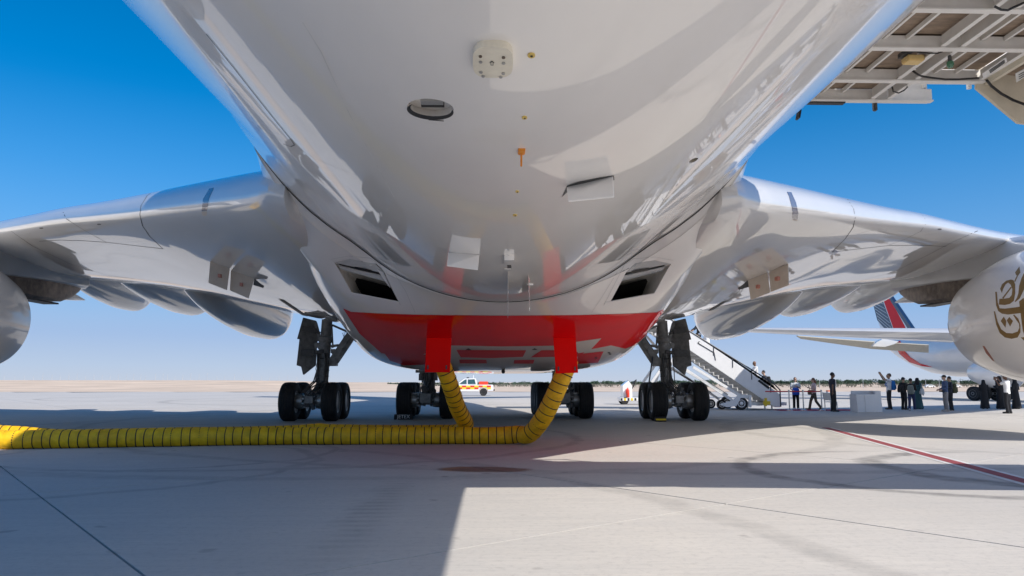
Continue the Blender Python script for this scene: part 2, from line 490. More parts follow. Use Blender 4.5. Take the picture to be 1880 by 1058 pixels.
# desert sheet out to the horizon
xs = [-4000, -2200, -1200, -700] + list(range(-500, 501, 20)) + [700, 1200, 2200, 4000]
ys = [108, 116, 124, 135, 150, 170, 190, 210, 230, 250, 270, 290, 310, 340, 380, 430, 500, 650, 900, 1500, 3000, 8000]
def ground_z(x, y):
    t = x / max(y, 1)
    berm = smooth(.05, -.32, t)
    z = -.16 + berm * 2.35 * smooth(150, 300, y) - (1 - berm) * 1.3 * smooth(150, 420, y)
    if y > 125: z += (random.random() - .5) * .22 * smooth(125, 220, y)
    return z
mb = MB(); mb.loft([[Vector((x, y, ground_z(x, y))) for x in xs] for y in ys])
o = mb.build('desert_ground', M['sand'], ang=180); o['kind'] = 'structure'
mb = MB(); mb.add([(-4000, -4000, -.2), (4000, -4000, -.2), (4000, 110, -.2), (-4000, 110, -.2)], [(0, 1, 2, 3)])
o = mb.build('outer_ground', M['sand']); o['kind'] = 'structure'
# red guide line with white edges, flush on the slabs
def strip(name, p, q, w0, w1, z, m, parent=None):
    p, q = Vector((*p, z)), Vector((*q, z)); n = (q - p).cross(Vector((0, 0, 1))).normalized()
    mb = MB(); mb.add([p + n * w0, q + n * w0, q + n * w1, p + n * w1], [(0, 1, 2, 3)]); return mb.build(name, m, parent)
M['linered'] = mat('painted_line_red', (.30, .06, .065), .7, var=.25, scale=5)
M['linewhite'] = mat('painted_line_white', (.66, .65, .63), .7, var=.15, scale=5)
gl = thing('guide_line', 'red guide line with white edges painted on the concrete at right', 'line marking', (8.8, 17, 0))
def world_child(o, root): o.matrix_parent_inverse = Matrix.Translation(-root.location); return o
a, b = Vector((10.25, 23.75)), Vector((6.2, 5.2))
for nm, w0, w1, mm, z in (('red_stripe', -.115, .115, M['linered'], .008), ('white_edge', .118, .215, M['linewhite'], .006), ('white_edge', -.215, -.118, M['linewhite'], .006)):
    world_child(strip(nm, a, b, w0, w1, z, mm, gl), gl)

# ------------------------------------------------------------------ AIRLINER
AL = thing('airliner', 'huge white airliner overhead, its red belly and wings seen from under the nose', 'airplane', (0, 28, 0))
def part(name, mb, m, parent=None, **k):
    o = mb.build(name, m, parent or AL, **k)
    if parent is None: o.matrix_parent_inverse = Matrix.Translation(-AL.location)
    return o
ZC = 6.237; FA = 3.57; FB = 3.45
def r_ell(th):
    s, c = math.sin(th), math.cos(th); bb = FB if c > 0 else 4.95
    return 1 / math.sqrt((s / FA) ** 2 + (c / bb) ** 2)
FD = [0, 40, 44, 48, 52, 57, 63, 70, 80, 100, 112, 180]; FV = [0, 0, .03, .11, .17, .21, .23, .22, .20, .16, 0, 0]
def Ys(th): return spline(abs(math.degrees(th)), [0, 30, 38, 43, 48, 52.5, 57.5, 62, 72, 114], [12.95, 12.94, 12.8, 12.4, 11.65, 11.1, 10.6, 10.2, 9.8, 9.75])
def r_fus(th, Y):
    d = abs(math.degrees(th)); return r_ell(th) + interp(d, FD, FV) * smooth(6.6, Ys(th) + .3, Y)
def HB(Y):
    if Y < 27: t = min(1.0, max(0.0, (Y - 12.95) / 11.0)); return FB + 1.04 * math.sin(math.pi / 2 * t)
    return FB + 1.04 * smooth(43, 30, Y)
def sup(th, Y):
    W = spline(Y, [10, 11, 12, 13, 14.5, 16, 19.5, 22, 33, 43], [3.56, 3.70, 3.78, 3.82, 3.87, 3.94, 4.10, 4.26, 4.28, 3.5])
    n = spline(Y, [11, 12, 13, 14.8, 16, 20, 25, 33, 43], [3.4, 3.6, 4.0, 4.8, 5.1, 5.9, 5.3, 4.5, 2.2])
    s, c = abs(math.sin(th)), max(math.cos(th), 0.0)
    return ((s / W) ** n + (c / HB(Y)) ** n) ** (-1 / n)
def r_fair(th, Y):
    d = abs(math.degrees(th)); w = smooth(-.4, 1.05, Y - Ys(th)) * smooth(20, 48, d) + smooth(-.15, 1.9, Y - Ys(th)) * (1 - smooth(20, 48, d))
    base = r_fus(th, Y) + (HB(Y) - FB) * max(0, math.cos(th)) ** 2 + .016
    r = base * (1 - w) + max(sup(th, Y), base if Y < 30 else 0) * w
    if d > 96: r = r * (1 - smooth(96, 114, d)) + (r_ell(th) - .12) * smooth(96, 114, d)
    if Y > 38: r = r * (1 - smooth(38, 44, Y)) + (r_ell(th) - .05) * smooth(38, 44, Y)
    return r
def pol(th, r, Y): return Vector((r * math.sin(th), Y, ZC - r * math.cos(th)))
# fuselage (closed loft): nose behind the camera, tail beyond the wings
NT = 300
ths = [2 * math.pi * j / NT - math.pi for j in range(NT)]
fys = [-6.6, -6.4, -6.0, -5.4, -4.6, -3.6, -2.4, -1, .5] + [2 + .14 * k for k in range(90)] + [15, 17, 20, 24, 28, 32, 36, 40, 44, 48, 52, 56, 59, 62, 64.5, 66]
rows = []
for Y in fys:
    row = []
    if Y < 2: k = math.sqrt(max(0.0004, 1 - ((2 - Y) / 8.65) ** 2.2)); dz = -.9 * (1 - k)
    elif Y > 42: k = max(.06, 1 - ((Y - 42) / 24.6) ** 1.6); dz = 2.6 * ((Y - 42) / 24) ** 1.4
    else: k = 1; dz = 0
    for th in ths:
        r = r_fus(th, Y) if Y < 22 else r_ell(th)
        q = pol(th, r * k, Y); q.z += dz; row.append(q)
    rows.append(row)
fus = MB(); fus.loft(rows, closed=True, caps=True)
FUS = fus.bvh()
fuselage = part('fuselage', fus, [M['white'], M['innergrey']], ang=60)
# belly fairing (closed loft)
th_f = [R(a) for a in np.linspace(-114, 114, 191)]
svals = [0, .004] + list(np.linspace(.012, 1, 92) ** 1.35)
YE = 43.5
rows = []
for s in svals:
    row = []
    for th in th_f:
        y0 = Ys(th); Y = y0 + s * (YE - y0)
        r = r_fair(th, Y) if s > 0 else r_fus(th, y0) - .02
        row.append(pol(th, r, Y))
    row += [Vector((x, row[0].y + (row[-1].y - row[0].y) * .5, ZC + 1.6)) for x in (1.5, 0, -1.5)]
    rows.append(row)
fair = MB(); fair.loft(rows, closed=True, caps=True)
fv = MB(); fv.loft([r[:len(th_f)] for r in rows])
FAIR = fv.bvh()
fairing = part('belly_fairing', fair, [M['white'], M['innergrey']], ang=50)
# dark joint where the fairing starts
mb = MB(); mb.loft([[pol(th, r_fus(th, Ys(th) + d) + o, Ys(th) + d) for th in th_f[8:-8]] for d, o in ((-.009, .004), (.006, .019))])
part('fairing_joint', mb, M['seal'], fairing)

def cutout(target, outline, bv, inner, name, m='innergrey'):
    """recess: px outline on a surface, swept to the inner outline given as offsets"""
    mb = MB(); out = []; inn = []
    for (px, py), d in zip(outline, inner):
        l, n = hit(px, py, bv)
        r = ray(px, py).normalized()
        out.append(l - r * .06); inn.append(l + Vector(d))
    k = len(out)
    mb.add(out + inn, [tuple(range(k - 1, -1, -1)), tuple(range(k, 2 * k))] + [(j, (j + 1) % k, k + (j + 1) % k, k + j) for j in range(k)])
    me = mb.mesh(name, M[m])
    c = bpy.data.objects.new(name, me); COL.objects.link(c)
    md = target.modifiers.new('cut', 'BOOLEAN'); md.operation = 'DIFFERENCE'; md.solver = 'MANIFOLD'; md.object = c
    try: md.material_mode = 'TRANSFER'
    except Exception: pass
    return c
cutters = []
# ram air inlets in both cheeks of the fairing
inL = [(611, 480), (640, 474), (690, 483), (704, 497), (731, 554), (645, 538)]
inR = [(1235, 483), (1205, 476), (1168, 482), (1152, 497), (1121, 555), (1203, 538)]
for o6 in (inL, inR):
    sg = 1 if o6 is inL else -1
    inner = [(.05 * sg, 1.2, -.03), (.05 * sg, 1.2, -.02), (.0, 1.2, -.02), (0, 1.2, -.02), (0, 1.5, .02), (.05 * sg, 1.5, .02)]
    cutters.append((fairing, cutout(fairing, o6, FAIR, inner, 'inlet_cutter')))
# oval recess and small oval port in the fuselage
ov = ell(790, 203, 43, 16.5, 28, R(5))
cutters.append((fuselage, cutout(fuselage, ov, FUS, [(0, .02, .06)] * 28, 'oval_cutter', 'white')))
op = ell(1273, 297, 9.5, 3.0, 16, R(-25))
cutters.append((fuselage, cutout(fuselage, op, FUS, [(0.01, .02, .08)] * 16, 'port_cutter')))
dg = bpy.context.evaluated_depsgraph_get()
for tgt in (fairing, fuselage):
    ev = tgt.evaluated_get(dg); me = bpy.data.meshes.new_from_object(ev)
    tgt.modifiers.clear(); tgt.data = me; me.name = tgt.name
    me.polygons.foreach_set('use_smooth', [True] * len(me.polygons)); me.set_sharp_from_angle(angle=R(28))
for _, c in cutters: bpy.data.objects.remove(c)
# blade across each inlet, black plates for slot and throat shade, grey bay floor
for o6, sg in ((inL, 1), (inR, -1)):
    f = lambda x, y: (x, y) if sg > 0 else (1843 - x, y + (1 if x > 650 else 2))
    part('inlet_blade', decal([f(620, 488), f(708, 509), f(711, 518), f(627, 496)], FAIR, -.05, 5, .03), M['grey'], fairing)
    part('inlet_lip', decal([f(645, 537), f(732, 554), f(733, 558), f(644, 540)], FAIR, -.01, 5, .02), M['white'], fairing)
    l1, _ = hit(*f(628, 500), FAIR); l2, _ = hit(*f(712, 522), FAIR); l3, _ = hit(*f(731, 553), FAIR); l4, _ = hit(*f(646, 538), FAIR)
    mb = MB(); mb.prism([p + Vector((0, 1.05, .06)) for p in (l1, l2, l3, l4)], (0, .05, 0)); part('inlet_throat_shade', mb, M['black'], fairing)
    l1, _ = hit(*f(619, 484), FAIR); l2, _ = hit(*f(706, 502), FAIR); l3, _ = hit(*f(708, 508), FAIR); l4, _ = hit(*f(622, 488), FAIR)
    mb = MB(); mb.prism([p + Vector((0, .10, .02)) for p in (l1, l2, l3, l4)], (0, .03, 0)); part('inlet_slot_shade', mb, M['black'], fairing)
    part('inlet_bay', decal([f(612, 479), f(640, 475), f(688, 484), f(702, 498), f(704, 502), f(619, 484)], FAIR, -.012, 4, .006), M['grey'], fairing)
    part('panel_joint', line_on([f(607, 476), f(640, 470), f(680, 474), f(697, 486), f(735, 560)], FAIR, .008), M['grey'], fairing)
# red belly lettering: red field, white counters
red_poly = [(630, 566), (645, 572.5), (700, 575.5), (780, 578), (925, 579.5), (1060, 578.5), (1150, 576), (1205, 573.5), (1218, 568), (1222, 580), (1190, 612), (1165, 634), (1148, 640), (1122, 634), (1090, 640), (1060, 645), (1018, 634.5), (920, 636), (828, 634), (812, 641), (770, 652), (735, 655), (700, 648), (660, 612)]
part('red_lettering', decal(red_poly, FAIR, .006, 5), M['red'], fairing, ang=60)
for q in ([(838, 642.5), (966, 643), (960, 655), (900, 657.5), (846, 656)], [(994, 643), (1058, 642.5), (1082, 641), (1060, 655), (1020, 655), (974, 656)],
          [(843, 660), (893, 660.5), (894, 667), (844, 667)], [(944, 661), (981, 660.5), (979, 667.5), (943, 667.5)], [(704, 646), (788, 651), (785, 669), (742, 671), (716, 662)], [(1062, 650), (1108, 645), (1098, 666), (1058, 668)]):
    part('red_letter_stroke', decal(q, FAIR, .006, 4), M['red'], fairing)
part('white_letter_counter', decal([(1058, 627), (1104, 620.5), (1081, 645), (1062, 648), (1056, 642)], FAIR, .010, 4), M['white'], fairing)
for cx in (860, 981.5):
    part('static_port', decal([(cx - 6, 642.5), (cx, 639), (cx + 6, 642.5)], FAIR, .006, 3), M['black'], fairing)
for x, y in ((1094, 657), (1118, 647.5), (1120, 650)): part('drain_hole', decal(ell(x, y, 2.6, 1.1, 8), FAIR, .006, 2), M['black'], fairing)
part('panel_joint', line_on([(925.5, 557), (925.5, 579)], FAIR, .008), M['grey'], fairing)
part('panel_joint', line_on([(717, 491), (745, 535), (762, 574)], FAIR, .007), M['grey'], fairing)
part('panel_joint', line_on([(1133, 500), (1102, 550), (1086, 574)], FAIR, .007), M['grey'], fairing)
part('panel_joint', line_on([(919, 636), (919, 668)], FAIR, .006), M['grey'], fairing)
l, n = hit(924, 679, FAIR) 
if l is None: l = atY(924, 678, 25)
mb = MB(); mb.lathe([(-.02, .03), (.03, .05), (.09, .055), (.13, .03)], l + Vector((0, 0, .02)), (0, 0, -1), 12); part('drain_mast', mb, M['black'], fairing)
# red access doors hanging open, hinge line on the belly
for (a, b, c, d) in (((783, 620.5), (829, 620.5), (826, 684), (780, 683.5)), ((1016, 620.5), (1057, 620), (1061.5, 684.5), (1020.5, 686))):
    A, _ = hit(*a, FAIR); B, _ = hit(*b, FAIR); yh = (A.y + B.y) / 2
    A.y = B.y = yh
    mb = MB(); plate(mb, (atY(*a, yh), atY(*b, yh), atY(*c, yh - .06), atY(*d, yh - .06)), .022)
    dr = part('access_door', mb, M['doorred'], fairing, bevel=.004)
    for u in (.12, .86):
        P = atY(d[0] + (c[0] - d[0]) * u, d[1] - 9, yh - .075)
        mb = MB(); mb.box(P, (.028, .02, .085)); part('door_latch', mb, M['geardark'], fairing)
# white service flaps on the fuselage
for (a, b, c, d) in (((823, 463), (880, 467.5), (877, 495.5), (820, 488)), ((1040, 343), (1125, 323), (1127, 361), (1043, 369))):
    A, _ = hit(*a, FUS); B, _ = hit(*b, FUS); yh = (A.y + B.y) / 2
    mb = MB(); plate(mb, (atY(*a, A.y), atY(*b, B.y), atY(*c, yh - .08), atY(*d, yh - .08)), .012)
    part('service_flap', mb, M['white'], fuselage, bevel=.003)
part('flap_bay_shade', decal([(1031, 362), (1041, 341), (1060, 334), (1100, 326), (1127, 322), (1128, 330), (1046, 348)], FUS, .003, 5), M['geardark'], fuselage)  # dark decal on the skin stands in for shade in the open bay
# antenna cover with fasteners
pad = [(905.5 + 36.5 * math.copysign(abs(math.cos(t)) ** .62, math.cos(t)) + .03 * 29 * math.sin(t), 102.5 + 29 * math.copysign(abs(math.sin(t)) ** .62, math.sin(t))) for t in (2 * math.pi * k / 56 for k in range(56))]
pd = part('antenna_cover', decal(pad, FUS, .002, 4, .028), M['antenna'], fuselage, ang=50)
for (x, y), m_ in (((883, 91), 'exhaust'), ((925, 93), 'exhaust'), ((883.5, 101.5), 'gearlight'), ((925, 103.5), 'gearlight'), ((884, 120.5), 'gearlight'), ((924.5, 123), 'gearlight'), ((888, 128), 'gearlight'), ((920, 129.5), 'gearlight')):
    part('fastener', decal(ell(x, y, 3.2, 2.2, 10), FUS, .031, 3, .002), M[m_], fuselage)
part('stencil_arrow', decal([(904, 98.5), (909, 103), (906.5, 103), (906.5, 107.5), (901.5, 107.5), (901.5, 103), (899, 103)], FUS, .032, 3), M['geardark'], fuselage)
part('stencil_arrow', decal([(904, 100.6), (906, 103), (905, 103), (905, 106.3), (903, 106.3), (903, 103), (902, 103)], FUS, .033, 3), M['antenna'], fuselage)
# block inside the oval recess, black box as the shade behind it
l, n = hit(793, 196, FUS); mb = MB(); mb.box(l + Vector((0, .0, .03)), (.115, .06, .02)); part('recess_block', mb, M['gearlight'], fuselage)
mb = MB(); mb.box(l + Vector((0, .05, .03)), (.12, .03, .02)); part('recess_gap_shade', mb, M['black'], fuselage)
part('recess_rim', decal([q for q in ell(790, 203, 43, 16.5, 40, R(5))[38:40] + ell(790, 203, 43, 16.5, 40, R(5))[0:24]] + ell(791.5, 199.5, 38, 13, 40, R(5))[0:24][::-1], FUS, .002, 3), M['black'], fuselage)
part('stencil_bar', decal([(787, 219), (815, 221.2), (815, 222.6), (787, 220.4)], FUS, .002, 4), M['geardark'], fuselage)
# drains and masts along the keel
for x, y, a, b in ((975.5, 101, 7, 4.4), (963, 215.5, 5, 2.8), (949.5, 351.5, 3.4, 2), (945.5, 395, 4, 2)):
    part('drain_ring', decal(ell(x, y, a, b, 14), FUS, .002, 3, .003), M['brass'], fuselage)
    part('drain_hole', decal(ell(x + .5, y + .3, a * .36, b * .42, 10), FUS, .0065, 2), M['black'], fuselage)
l, n = hit(957.5, 277, FUS)
mb = MB(); mb.box(l - Vector((0, 0, .004)), (.042, .095, .02)); mb.bar(l - Vector((0, -.02, .01)), l + Vector((0, .05, -.085)), .012, .02); part('drain_mast', mb, M['orange'], fuselage, bevel=.004)
for yj in (5.75, 9.1):
    mb = MB(); mb.loft([[pol(th, r_fus(th, yj + d) + .0015, yj + d) for th in [R(a) for a in np.linspace(-88, 88, 140)]] for d in (0, .004)]); part('skin_joint', mb, M['grey'], fuselage)
# blade antennas, camera, hook
def blade(px0, py0, px1, py1, h, th, nm='blade_antenna'):
    A, _ = hit(px0, py0, FUS); B, _ = hit(px1, py1, FUS)
    mb = MB(); rows = []
    for k in range(7):
        u = k / 6; z = -h * u; c0 = A + (B - A) * (.5 * u); c1 = B + Vector((0, .05 * u, 0)); t = th * (1 - .55 * u)
        rows.append([c0 + Vector((0, 0, z)), c0.lerp(c1, .35) + Vector((t, 0, z)), c1 + Vector((0, 0, z)), c0.lerp(c1, .35) + Vector((-t, 0, z))])
    mb.loft(rows, closed=True, caps=True)
    return part(nm, mb, M['white'], fuselage, ang=60)
blade(932.5, 497, 932.5, 533, .43, .012)
blade(970, 505, 973, 531, .34, .014)
part('antenna_foot', decal([(926, 492), (938, 492), (938, 496), (926, 496)], FUS, .001, 4, .015), M['white'], fuselage)
part('antenna_foot', decal([(967, 522), (979, 522), (979, 525), (967, 525)], FUS, .001, 4, .015), M['white'], fuselage)
part('camera_housing', decal([(926, 468), (944, 468), (944, 484), (926, 484)], FUS, .0, 5, .06), M['white'], fuselage)
part('camera_lens', decal([(931.5, 477), (938.5, 477), (938.5, 482.5), (931.5, 482.5)], FUS, .061, 3, .006), M['geardark'], fuselage)
part('wire_conduit', line_on([(934, 435), (933.5, 468)], FUS, .02, .01), M['white'], fuselage)
part('wire_conduit', line_on([(934, 434.5), (945.5, 434.5)], FUS, .03, .01), M['white'], fuselage)
l, n = hit(1470, 206, FUS)
mb = MB(); P = atY(1466, 211, 9.2); mb.box(P, (.025, .10, .11), Matrix.Rotation(R(12), 3, 'Y')); part('door_stop', mb, M['black'], fuselage)
# seams on the fuselage skin
part('panel_joint', line_on([(556, 40), (590, 95), (640, 205), (690, 300), (724, 362)], FUS, .006), M['linewhite'], fuselage)
part('panel_joint', line_on([(379, 62), (430, 125), (500, 214), (535, 257), (541, 266), (534, 269), (520, 264)], FUS, .007), M['seal'], fuselage)
# ------------------------------------------------------------------ wings
WX =  [2.5, 2.85, 3.03, 3.2, 3.75, 4.98, 7.0, 8.8, 10.4, 12, 14.9, 22, 30, 39.6]
LEY = [14.5, 12.4, 11.1, 10.48, 10.97, 12.3, 14.32, 16.06, 17.5, 18.88, 21.2, 26.2, 31.8, 38.6]
LEZ = [4.00, 4.01, 4.02, 4.04, 4.10, 4.32, 4.63, 4.91, 5.13, 5.27, 5.5, 6.15, 6.9, 7.8]
TEY = [31, 31, 31, 31, 31, 31.1, 31.5, 31.9, 32.2, 32.6, 33.3, 36.2, 39.3, 43]
TEZ = [3.65, 3.67, 3.68, 3.7, 3.72, 3.95, 4.4, 4.8, 5.12, 5.4, 5.8, 6.3, 7.0, 7.8]
LOS = [.84, .85, .85, .85, .85, .79, .72, .65, .60, .55, .48, .34, .25, .15]
UPS = [.92, .92, .92, .92, .92, .88, .78, .68, .62, .57, .48, .36, .26, .15]
TT = [0, .0025, .006, .0125, .025, .05, .1, .19, .3, .4, .5, .65, .8, .9, 1]
LO = [0, .10, .155, .22, .31, .44, .60, .83, 1.07, 1.2, 1.18, .95, .52, .24, .0]
UP = [0, .19, .30, .42, .58, .78, 1.02, 1.28, 1.43, 1.43, 1.35, 1.0, .55, .27, .03]
def wing_mb():
    mb = MB(); rows = []
    xs_ = list(np.linspace(2.5, 15, 60)) + list(np.linspace(15.8, 39.6, 22))
    ts = [0, .0008, .0025, .006, .0125, .022, .035, .05, .07] + list(np.linspace(.1, 1, 30))
    for x in xs_:
        ly, lz, ty, tz, lo, up = (spline(x, WX, q) for q in (LEY, LEZ, TEY, TEZ, LOS, UPS))
        def pt(t, s, tab): return Vector((x, ly + (ty - ly) * t, lz + (tz - lz) * t + s * math.sqrt(max(0, 1)) * spline(t, TT, tab)))
        up_ = [pt(t, up, UP) for t in reversed(ts)]
        lo_ = [pt(t, -lo, LO) for t in ts[1:]]
        rows.append(up_ + lo_)
    mb.loft(rows, closed=True, caps=True)
    return mb
WR = wing_mb(); WL = WR.mirrored()
WINGS = {}
for sg, wmb in ((1, WR), (-1, WL)):
    wo = part('wing', wmb, M['wing'], ang=60)
    wo['label'] = 'sunlit wing on the right, engine with gold script under it' if sg > 0 else 'wing on the left, half in the fuselage shadow'
    bv = wmb.bvh(); WINGS[sg] = (wo, bv)
    if sg < 0:
        lines = [[(289, 346), (270, 360), (259, 378), (257, 395), (262, 415), (275, 434), (299, 457)], [(117, 380), (116, 390), (122, 402), (150, 420), (195, 445)], [(72, 443), (110, 441), (150, 442), (195, 445), (299, 457)],
                 [(20, 424), (60, 452), (130, 485), (195, 505), (245, 512)]]
        light = [(384.7, 346.3), (393.2, 345), (384, 365.7), (379.9, 387), (370.4, 388), (372.8, 365.7)]; light2 = [(370.4, 389), (379.9, 388), (380, 395), (376, 397), (371, 395)]
        plates = [((386.4, 479.8), (422, 493.4), (417, 532.6), (383, 519)), ((424, 497), (467, 511.5), (456.5, 548), (422, 532.8))]
        strake = [(516, 550), (540, 566), (565, 583)]
        drains = [(76, 419), (182, 412)]
    else:
        lines = [[(1540, 355), (1556, 366), (1567, 384), (1570, 400), (1566, 418), (1552, 438), (1528, 463)], [(1690, 391), (1698, 402), (1699, 412), (1690, 425), (1660, 440), (1632, 450)], [(1528, 463), (1570, 458), (1632, 451), (1690, 450.5), (1737, 452.5)],
                 [(1795, 424), (1750, 444), (1700, 470), (1640, 500), (1575, 517)]]
        light = [(1444.3, 352.5), (1452.8, 353.2), (1461.3, 371.9), (1465.7, 392.3), (1464, 402.6), (1455.2, 401), (1453.8, 382), (1448.3, 361.7)]; light2 = [(1455.2, 402), (1464, 403.6), (1463.5, 406), (1455.5, 404.5)]
        plates = [((1372.8, 515), (1408.5, 501), (1413.6, 537), (1378, 550.6)), ((1412, 499.6), (1446, 484), (1447.5, 523.4), (1414.3, 536))]
        strake = [(1332, 553), (1310, 566), (1285, 584)]
        drains = [(1725, 421)]
    for ln in lines: part('panel_joint', line_on(ln, bv, .018), M['seal'], wo)
    part('landing_light', decal(light, bv, .003, 4), M['lens'], wo)
    part('light_sill', decal(light2, bv, .003, 3), M['plate'], wo)
    for q in plates:
        A, _ = hit(*q[0], bv); B, _ = hit(*q[1], bv)
        if A is None or B is None: A = atY(*q[0], 23); B = atY(*q[1], 23)
        mb = MB(); plate(mb, (atY(*q[0], A.y), atY(*q[1], B.y), atY(*q[2], B.y - .05), atY(*q[3], A.y - .05)), .03)
        pl = part('vent_plate', mb, M['plate'], wo, bevel=.005)
        cx = sum(k[0] for k in q) / 4; cy = sum(k[1] for k in q) / 4; yy = min(A.y, B.y) - .09
        mb = MB(); mb.prism([atY(cx - 2.5, cy - 3.5, yy), atY(cx + 2.5, cy - 3, yy), atY(cx + 2.5, cy + 3.5, yy), atY(cx - 2.5, cy + 3, yy)], (0, .004 + (max(A.y, B.y) - min(A.y, B.y)) * .4, 0)); part('red_stencil', mb, M['redmark'], wo)
    q = plates[1 if sg < 0 else 0]
    A, _ = hit(*(q[1] if sg < 0 else q[0]), bv)
    if A is not None:
        x0 = q[1] if sg < 0 else q[0]
        mb = MB(); mb.prism([atY(x0[0], x0[1], A.y + .02), atY(x0[0] - sg * 9, x0[1] + 8, A.y + .02), atY(x0[0] - sg * 17, x0[1] + 13, A.y + .05), atY(x0[0] - sg * 15, x0[1] + 17, A.y + .05), atY(x0[0] + sg * 2, x0[1] + 12, A.y + .02)], (0, .05, 0))
        part('plate_bracket', mb, M['geardark'], wo)
    mb = line_on(strake, bv, .16, .012); part('rubber_seal', mb, M['geardark'], wo)
    for d in drains: part('drain_hole', decal(ell(*d, 4, 1.2, 10), bv, .003, 2), M['geardark'], wo)
    # flap track fairings
    for X, y0, y1, zt, zb, wd in ((9.8, 23.6, 35.2, 4.7, 3.2, .95), (13.45, 26.6, 35.4, 5.4, 4.3, .84), (16.6, 29.2, 36.4, 5.75, 4.6, .74)):
        rows = []
        for k in range(25):
            u = k / 24; y = y0 + (y1 - y0) * u
            a = math.sin(math.pi * min(1, u * .66 + .02)) ** .62 if u < .78 else math.sin(math.pi * (.78 * .66 + .02)) ** .62 * (1 - .5 * smooth(.82, 1.06, u))
            zc_ = zt + (.15 if u < .5 else .15 - .25 * (u - .5)); h = (zt - zb) * a * (1 if u < .7 else 1 - .15 * (u - .7)) + .05
            rows.append([Vector((sg * X + wd * a * math.sin(q_) * abs(math.sin(q_)) ** -.25 if abs(math.sin(q_)) > .01 else sg * X, y, zc_ - h * math.cos(q_) if math.cos(q_) > 0 else zc_ - .45 * h * math.cos(q_))) for q_ in (2 * math.pi * j / 28 for j in range(28))])
        mb = MB(); mb.loft(rows, closed=True, caps=True); fo = part('flap_track_fairing', mb, M['wing'], wo, ang=50)
    # trailing edge flap block, slightly drooped
    mb = MB()
    rows = []
    for x in np.linspace(5.2, 24, 20):
        ty, tz = spline(x, WX, TEY), spline(x, WX, TEZ); c = 1.5 - .03 * x
        rows.append([Vector((sg * x, ty - .3, tz + .10)), Vector((sg * x, ty + .4 * c, tz + .02)), Vector((sg * x, ty + c, tz - .28)), Vector((sg * x, ty + .3 * c, tz - .22)), Vector((sg * x, ty - .25, tz - .06))])
    mb.loft(rows, closed=True, caps=True); part('flap', mb, M['wing'], wo)
    # wing tip fence
    mb = MB(); mb.prism([(sg * 39.6, 39.5, 7.8), (sg * 39.7, 42.5, 9.0), (sg * 39.7, 43.5, 9.0), (sg * 39.6, 43.2, 7.8), (sg * 39.7, 43.6, 6.7), (sg * 39.7, 42.6, 6.7)], (sg * .08, 0, 0)); part('wing_tip_fence', mb, M['wing'], wo)

